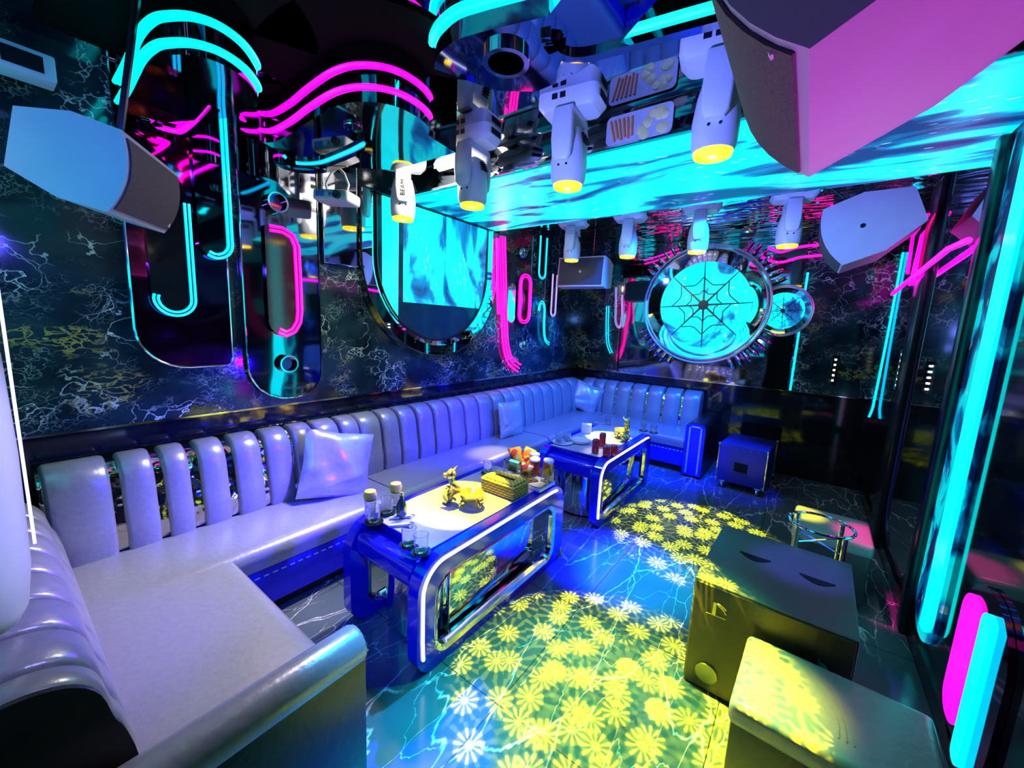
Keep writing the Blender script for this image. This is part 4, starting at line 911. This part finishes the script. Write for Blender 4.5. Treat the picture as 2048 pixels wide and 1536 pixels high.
# gold figurines
def make_figurine():
    t = thing('gold_figurine', '', 'figurine', group='gold figurine ornaments on the tables')
    bm = BM(); add_lathe(bm, [(.001, .035), (.05, .035), (.075, .055), (.082, .085), (.078, .088), (.06, .06), (.001, .055)], (.06, 0, 0), 24); obj('bowl', bm, M_GOLD, t)
    for k in range(4):
        a = PI / 4 + k * PI / 2; c = Vector((.06 + .06 * math.cos(a), .06 * math.sin(a), 0)); d = Vector((math.cos(a), math.sin(a), 0)); bm = BM()
        add_tube(bm, smooth_path([c - d * .03 + Vector((0, 0, .05)), c + d * .02 + Vector((0, 0, .045)), c + d * .03 + Vector((0, 0, .015)), c + d * .0 + Vector((0, 0, .007)), c + d * .015 + Vector((0, 0, .02))], 4), [.012 - .0005 * q for q in range(17)], 8); obj('leg', bm, M_GOLD, t)
    bm = BM(); sp = [Vector((-.085, 0, .012)), Vector((-.11, .02, .04)), Vector((-.07, .03, .07)), Vector((-.04, 0, .1)), Vector((-.06, -.02, .14)), Vector((-.08, 0, .17))]
    P = smooth_path(sp, 5); add_tube(bm, P, [.034 - .0004 * q * 1.2 for q in range(len(P))], 10); obj('body', bm, M_GOLD, t)
    bm = BM(); add_lathe(bm, [(.001, -.03), (.022, -.022), (.032, 0), (.026, .022), (.012, .036), (.001, .042)], (-.08, 0, .195), 14)
    add_lathe(bm, [(.018, 0), (.014, .02), (.001, .028)], (-.108, 0, .19), 10, Euler((0, -PI / 2, 0)).to_matrix()); hd = obj('head', bm, M_GOLD, t)
    for s in (-1, 1):
        bm = BM(); add_tube(bm, smooth_path([Vector((-.075, s * .014, .215)), Vector((-.06, s * .03, .235)), Vector((-.045, s * .026, .25))], 4), [.007, .007, .006, .006, .005, .004, .003, .002, .001], 6); obj('horn', bm, M_GOLD, hd)
    for k in range(5):
        bm = BM(); a = k * .9; c = Vector((-.09 + .02 * math.cos(a * 2), .045 * math.sin(a), .02 + .02 * k)); add_tube(bm, [c + Vector((.022 * math.cos(q * .6), .016 * math.sin(q * .6), .004 * q)) for q in range(9)], [.008] * 8 + [.002], 6); obj('curl', bm, M_GOLD, t)
    return t
fg = make_figurine(); p = tt(925, 1010); fg.location = (p.x, p.y, TZ + .006); fg.rotation_euler = (0, 0, .55); fg.scale = (.92,) * 3; fg['label'] = 'gold curled figurine with a bowl on the front table, in yellow light'
p = tt(1246, 878); f2 = dup(fg, (p.x, p.y, TZ + .006), 'gold curled figurine on the rear table behind the red cans', (0, 0, 2.2)); f2.scale = (.95,) * 3
# woven basket of napkins
a, b, c = tt(975, 985), tt(1022, 1005), tt(1058, 970)
ctr = (a + c) / 2; ang = math.atan2(c.y - b.y, c.x - b.x)
t = thing('woven_box', 'yellow woven napkin box beside the snack bin', 'box', (-1.48, 1.985, TZ))
def weave():
    m, nt, b_ = nodes_of('yellow_wicker'); v = coords(nt, (60, 60, 60)); w1 = N(nt, 'ShaderNodeTexChecker'); w1.inputs['Scale'].default_value = 1.0
    w1.inputs['Color1'].default_value = (.85, .65, .1, 1); w1.inputs['Color2'].default_value = (.45, .28, .03, 1); nt.links.new(v, w1.inputs['Vector']); nt.links.new(w1.outputs['Color'], b_.inputs['Base Color']); b_.inputs['Roughness'].default_value = .55; return m
MW = weave()
bm = BM(); add_box(bm, (0, 0, .045), (.26, .16, .09), bev=.008)
for k in range(5): add_tube(bm, [(x, y, .012 + k * .017) for x, y in rrect(-.132, .132, -.082, .082, .01, 2)], .007, 6, True)
obj('wicker_body', bm, MW, t)
bm = BM(); add_box(bm, (0, 0, .094), (.25, .15, .008), bev=.003); lid = obj('lid', bm, MW, t)
bm = BM(); add_box(bm, (0, 0, .0995), (.15, .02, .004)); obj('slot', bm, M_DARKHOLE, lid)
# snack bin
q0 = tt(1000, 960); q1 = tt(1062, 992); q2 = tt(1116, 966); c = Vector((-1.49, 2.21, TZ))
t = thing('snack_bin', 'clear acrylic snack bin with a white base on the front table', 'bin', (c.x, c.y, TZ))
bm = BM(); add_ring(bm, rrect(-.12, .2, -.09, .1, .02, 3), rrect(-.112, .192, -.082, .092, .016, 3), XY, .02, .15); obj('clear_wall', bm, M_ACRYL, t)
bm = BM(); add_box(bm, (.04, .005, .014), (.33, .2, .028), bev=.01); obj('base', bm, M_WHITE, t)
def bag(label, cols, off, rot, s=(.1, .15), name='snack_bag'):
    m = bpy.data.materials.get('bag_' + name + str(len(bpy.data.materials)))
    mm, nt, b_ = nodes_of('printed_foil'); v = coords(nt, (14, 14, 14)); n_ = N(nt, 'ShaderNodeTexNoise'); n_.inputs['Scale'].default_value = .9; nt.links.new(v, n_.inputs['Vector'])
    nt.links.new(ramp(nt, n_.outputs['Fac'], [(.42, cols[0]), (.5, cols[1]), (.62, cols[2])], 'CONSTANT'), b_.inputs['Base Color']); b_.inputs['Roughness'].default_value = .3
    bm = BM(); n = 8; V = {}
    for side in (1, -1):
        for i in range(n + 1):
            for j in range(n + 1):
                x = -1 + 2 * i / n; y = -1 + 2 * j / n
                if side < 0 and (i in (0, n) or j in (0, n)): V[side, i, j] = V[1, i, j]; continue
                V[side, i, j] = bm.verts.new((x * s[0] / 2, side * .026 * ((1 - x * x) * (1 - y * y)) ** .5, y * s[1] / 2))
    for side in (1, -1):
        for i in range(n):
            for j in range(n): bm.faces.new([V[side, i, j], V[side, i + 1, j], V[side, i + 1, j + 1], V[side, i, j + 1]])
    o = obj(name, bm, mm, angle=60); o.location = c + Vector(off); o.rotation_euler = rot; tag(o, label, 'snack', 'snack bags in the acrylic bin'); return o
bag('red and yellow snack bag sticking up at the left of the snack bin', ((.75, .04, .03), (.9, .5, .05), (.95, .8, .3)), (-.07, .02, .15), (.1, -.35, .3), (.1, .16))
bag('orange snack bag leaning right behind the first in the bin', ((.85, .3, .02), (.95, .7, .1), (.6, .05, .02)), (-.01, .06, .15), (-.1, .25, .2), (.09, .16))
bag('red and gold snack bag at the front of the bin', ((.7, .05, .05), (.85, .75, .5), (.1, .05, .05)), (.06, -.045, .1), (.15, .1, 0.1), (.1, .12))
bm = BM(); add_box(bm, (0, 0, 0), (.07, .035, .075), bev=.003); o = obj('snack_carton', bm, plain('aqua_print', (.1, .75, .8), .4)); o.location = c + Vector((-.045, -.055, .115)); o.rotation_euler = (.1, .12, .2); tag(o, 'small aqua carton at the front of the snack bin', 'snack')
def cup(label, off, colr, rot=(0, 0, 0)):
    t = thing('snack_cup', label, 'snack', c + Vector(off), group='round snack tubs with white lids in the bin'); t.rotation_euler = rot
    bm = BM(); add_lathe(bm, [(.001, 0), (.03, 0), (.034, .1), (.001, .1)], seg=20); obj('tub', bm, colr, t)
    bm = BM(); add_lathe(bm, [(.036, .096), (.037, .106), (.033, .112), (.001, .112)], seg=20); obj('lid', bm, M_WHITE, t)
RED = plain('red_print', (.7, .05, .04), .35); ORG = plain('orange_print', (.85, .3, .05), .35)
cup('white-lidded red tub at the right of the snack bin', (.1, .0, .085), RED, (.1, 0, 0)); cup('white-lidded orange tub at the far right of the snack bin', (.165, .045, .08), ORG, (0, .1, 0)); cup('white-lidded tub behind the bags in the snack bin', (.045, .06, .09), ORG, (-.1, 0, 0))
# cans, plates on the rear table
def make_can(h):
    t = thing('drink_can', '', 'can', group='red drink cans on the rear table')
    bm = BM(); add_lathe(bm, [(.001, 0), (.024, 0), (.031, .008), (.031, h - .012), (.026, h - .002), (.001, h - .004)], seg=22); obj('body', bm, plain('red_can_print', (.62, .03, .06), .25, .4, .6, .45, 34), t)
    bm = BM(); add_lathe(bm, [(.022, h - .003), (.027, h - .002), (.026, h + .002), (.022, h + .001)], seg=22); top = obj('rim', bm, M_CHROME, t); return t
can = None
for (u, v), hgt, lab in (((1190, 906), 1.25, 'tall red can at the left of the can cluster'), ((1204, 892), 1.25, 'tall red can at the back of the can cluster'), ((1212, 911), .85, 'short red can in front at the middle of the cluster'), ((1227, 909), .85, 'short red can at the right of the can cluster')):
    p = tt(u, v)
    if can is None: can = make_can(.1); o = can
    else: o = dup(can, (0, 0, 0))
    o['label'] = lab; o.location = (p.x, p.y, TZ); o.scale = (1, 1, hgt)
p = tt(1160, 885)
for k in range(3):
    bm = BM(); add_lathe(bm, [(.001, 0), (.06, 0), (.095, .012), (.093, .015), (.06, .004), (.001, .004)], seg=32); o = obj('plate', bm, plain('cream_china', (.85, .8, .65), .2), None); o.location = (p.x, p.y, TZ + k * .008)
    tag(o, ('bottom plate of the cream stack on the rear table', 'middle plate of the cream stack on the rear table', 'top plate of the cream stack on the rear table')[k], 'plate', 'stack of cream plates on the rear table')
bm = BM(); add_box(bm, (0, 0, .05), (.1, .07, .1), bev=.006); p = tt(1172, 866); o = obj('tissue_pack', bm, plain('pale_paper', (.85, .84, .8), .6)); o.location = (p.x, p.y, TZ); o.rotation_euler = (0, 0, .4); tag(o, 'pale tissue pack behind the cream plates on the rear table', 'tissue pack')

# ------------------------------------------------------------------ floor pieces on the right
SB = thing('subwoofer', 'large black speaker cabinet with two slot handles on its top', 'speaker', (.02, 2.27, 0)); SB.rotation_euler = (0, 0, -.03)
w_, d_, h_ = .6, .68, .55
bm = BM(); add_box(bm, (0, 0, h_ / 2 + .01), (w_, d_, h_ - .02), bev=.008); cab = obj('cabinet', bm, plain('dark_cabinet_paint', (.1, .11, .12), .4, 0, .5, .08, 60, .05), SB)
bm = BM(); add_box(bm, (0, -d_ / 2 - .004, h_ / 2), (w_ - .02, .012, h_ - .02), bev=.004); gr = obj('front_grille', bm, plain('black_grille', (.025, .022, .01), .45, 0, .5, .2, 120), SB)
for x in (-.1, .16):
    bm = BM(); pts = [(x - .07 + .14 * k / 8, .01 - .05 * math.sin(PI * k / 8)) for k in range(9)] + [(x + .07 - .14 * k / 8, .022 - .004 * math.sin(PI * k / 8)) for k in range(9)]
    add_prism(bm, [(a, b + .05 - (.0 if x < 0 else .02)) for a, b in pts], XY, h_ - .004, h_ + .0015); obj('slot_handle', bm, M_DARKHOLE, cab)
for x, y in ((-.26, -.3), (.26, -.3), (-.26, .3), (.26, .3)):
    bm = BM(); add_lathe(bm, [(.02, 0), (.024, .012), (.001, .012)], (x, y, 0), 12); obj('foot', bm, M_MATBLACK, SB)
yb = -d_ / 2 - .011
bm = BM(); add_box(bm, (-.2, yb, .44), (.014, .006, .06)); add_tube(bm, smooth_path([Vector((-.17 + .02 * math.cos(a), yb, .44 + .028 * math.sin(a * .5 + .3))) for a in (0.4, 1.6, 2.8, 4, 5, 6.2)], 4), .004, 6); add_tube(bm, [(-.232, yb, .405), (-.15, yb, .41)], .003, 5); obj('emblem', bm, M_GOLD, gr)
bm = BM(); add_lathe(bm, [(.001, 0), (.05, 0), (.048, .006), (.001, .008)], (-.2, yb, .1), 28, Euler((PI / 2, 0, 0)).to_matrix()); obj('round_badge', bm, plain('brushed_badge', (.4, .38, .15), .3, .7), gr)
bm = BM(); add_lathe(bm, [(.001, 0), (.02, 0), (.018, .02), (.001, .022)], (.2, yb, .4), 16, Euler((PI / 2, 0, 0)).to_matrix()); obj('knob', bm, M_CHROME, gr)
bm = BM(); add_lathe(bm, [(.001, 0), (.008, 0), (.006, .006), (.001, .007)], (.27, yb, .22), 12, Euler((PI / 2, 0, 0)).to_matrix()); obj('indicator_light', bm, M_REDDOT, gr)['label'] = 'glowing red dot'

def ottoman(label, loc, s, h, rot, mat):
    t = thing('ottoman', label, 'stool', loc, group='cube leather stools'); t.rotation_euler = (0, 0, rot)
    bm = BM(); add_box(bm, (0, 0, (h - .07) / 2 + .02), (s[0] - .02, s[1] - .02, h - .11), bev=.015); obj('base', bm, plain('dark_leather_side', (.06, .06, .065), .4, 0, .5, .1, 40, .1), t)
    bm = BM(); vs = add_box(bm, (0, 0, h - .045), (s[0], s[1], .09), bev=.03, seg=4); tp = obj('seat_pad', bm, mat, t, angle=60)
    bm = BM()
    for x in (-1, 1):
        for y in (-1, 1): add_lathe(bm, [(.02, 0), (.02, .03), (.001, .03)], (x * (s[0] / 2 - .05), y * (s[1] / 2 - .05), 0), 10)
    obj('feet', bm, M_MATBLACK, t)
    bm = BM()
    for k, a in enumerate((-.5, .1, .6)): add_tube(bm, smooth_path([Vector((.02 + .02 * k, -.12, h)), Vector((.03 + .03 * math.sin(a), -.04, h + .001)), Vector((.0 + .05 * a, .05, h))], 4), .0035, 5)
    obj('creases', bm, mat, tp); return t
ML = plain('pale_grey_leather', (.42, .43, .42), .28, .05, .6, .06, 40, .12)
ottoman('creased leather cube stool in front of the black cabinet, lit yellow', (.225, 1.655, 0), (.56, .42), .43, -.04, ML)
ottoman('small leather cube stool behind the black cabinet, half magenta', (.29, 3.38, 0), (.42, .44), .45, -.03, ML)
# chrome ring stand
t = thing('ring_stand', 'chrome ring stand with crossed rods between the cabinet and the far stool', 'stand', (.2, 2.86, 0))
bm = BM(); add_tube(bm, [(.155 * math.cos(a * PI / 16), .155 * math.sin(a * PI / 16), .62) for a in range(32)], .008, 8, True); obj('ring', bm, M_CHROME, t)
for a in range(4):
    q = PI / 4 + a * PI / 2; bm = BM(); add_tube(bm, [(.15 * math.cos(q), .15 * math.sin(q), 0), (.15 * math.cos(q), .15 * math.sin(q), .61)], .012, 8); obj('leg', bm, M_CHROME, t)
for a in range(2):
    q = PI / 4 + a * PI / 2; bm = BM(); add_tube(bm, [(.15 * math.cos(q), .15 * math.sin(q), .52 - .008 * a), (-.15 * math.cos(q), -.15 * math.sin(q), .52 - .008 * a)], .005, 6); obj('cross_rod', bm, M_CHROME, t)
# flight case
t = thing('flight_case', 'dark flight case on casters beside the far sofa arm', 'case', (-.38, 5.1, 0)); t.rotation_euler = (0, 0, -.08)
bm = BM(); add_box(bm, (0, 0, .3), (.46, .62, .42), bev=.01); body = obj('body', bm, plain('blue_lit_laminate', (.02, .02, .28), .35), t)  # blue light on the case put into its body colour
for x in (-1, 1):
    for y in (-1, 1):
        bm = BM(); add_tube(bm, [(x * .23, y * .31, .09), (x * .23, y * .31, .51)], .008, 6)
        for z in (.1, .5): add_lathe(bm, [(.001, -.018), (.016, -.01), (.019, 0), (.016, .01), (.001, .018)], (x * .228, y * .308, z), 10)
        obj('corner_guard', bm, M_CHROME, body)
bm = BM(); add_box(bm, (.0, -.314, .28), (.13, .01, .1), bev=.004); obj('latch_plate', bm, M_DARKHOLE, body)
bm = BM(); rnd = random.Random(3)
for k in range(7):
    for x, z in ((-.21 + .07 * k, .48), (-.21 + .07 * k, .115)): add_lathe(bm, [(.006, 0), (.004, .004), (.001, .005)], (x, -.312, z), 6, Euler((PI / 2, 0, 0)).to_matrix())
obj('rivets', bm, M_CHROME, body)
for x in (-1, 1):
    for y in (-1, 1):
        bm = BM(); add_lathe(bm, [(.001, -.012), (.035, -.012), (.038, 0), (.035, .012), (.001, .012)], (x * .17, y * .25, .039), 16, Euler((0, PI / 2, 0)).to_matrix()); add_box(bm, (x * .17, y * .25, .078), (.05, .05, .02)); obj('caster', bm, M_CHROME, t)

for o in bpy.data.objects:
    if '_o' in o: del o['_o']
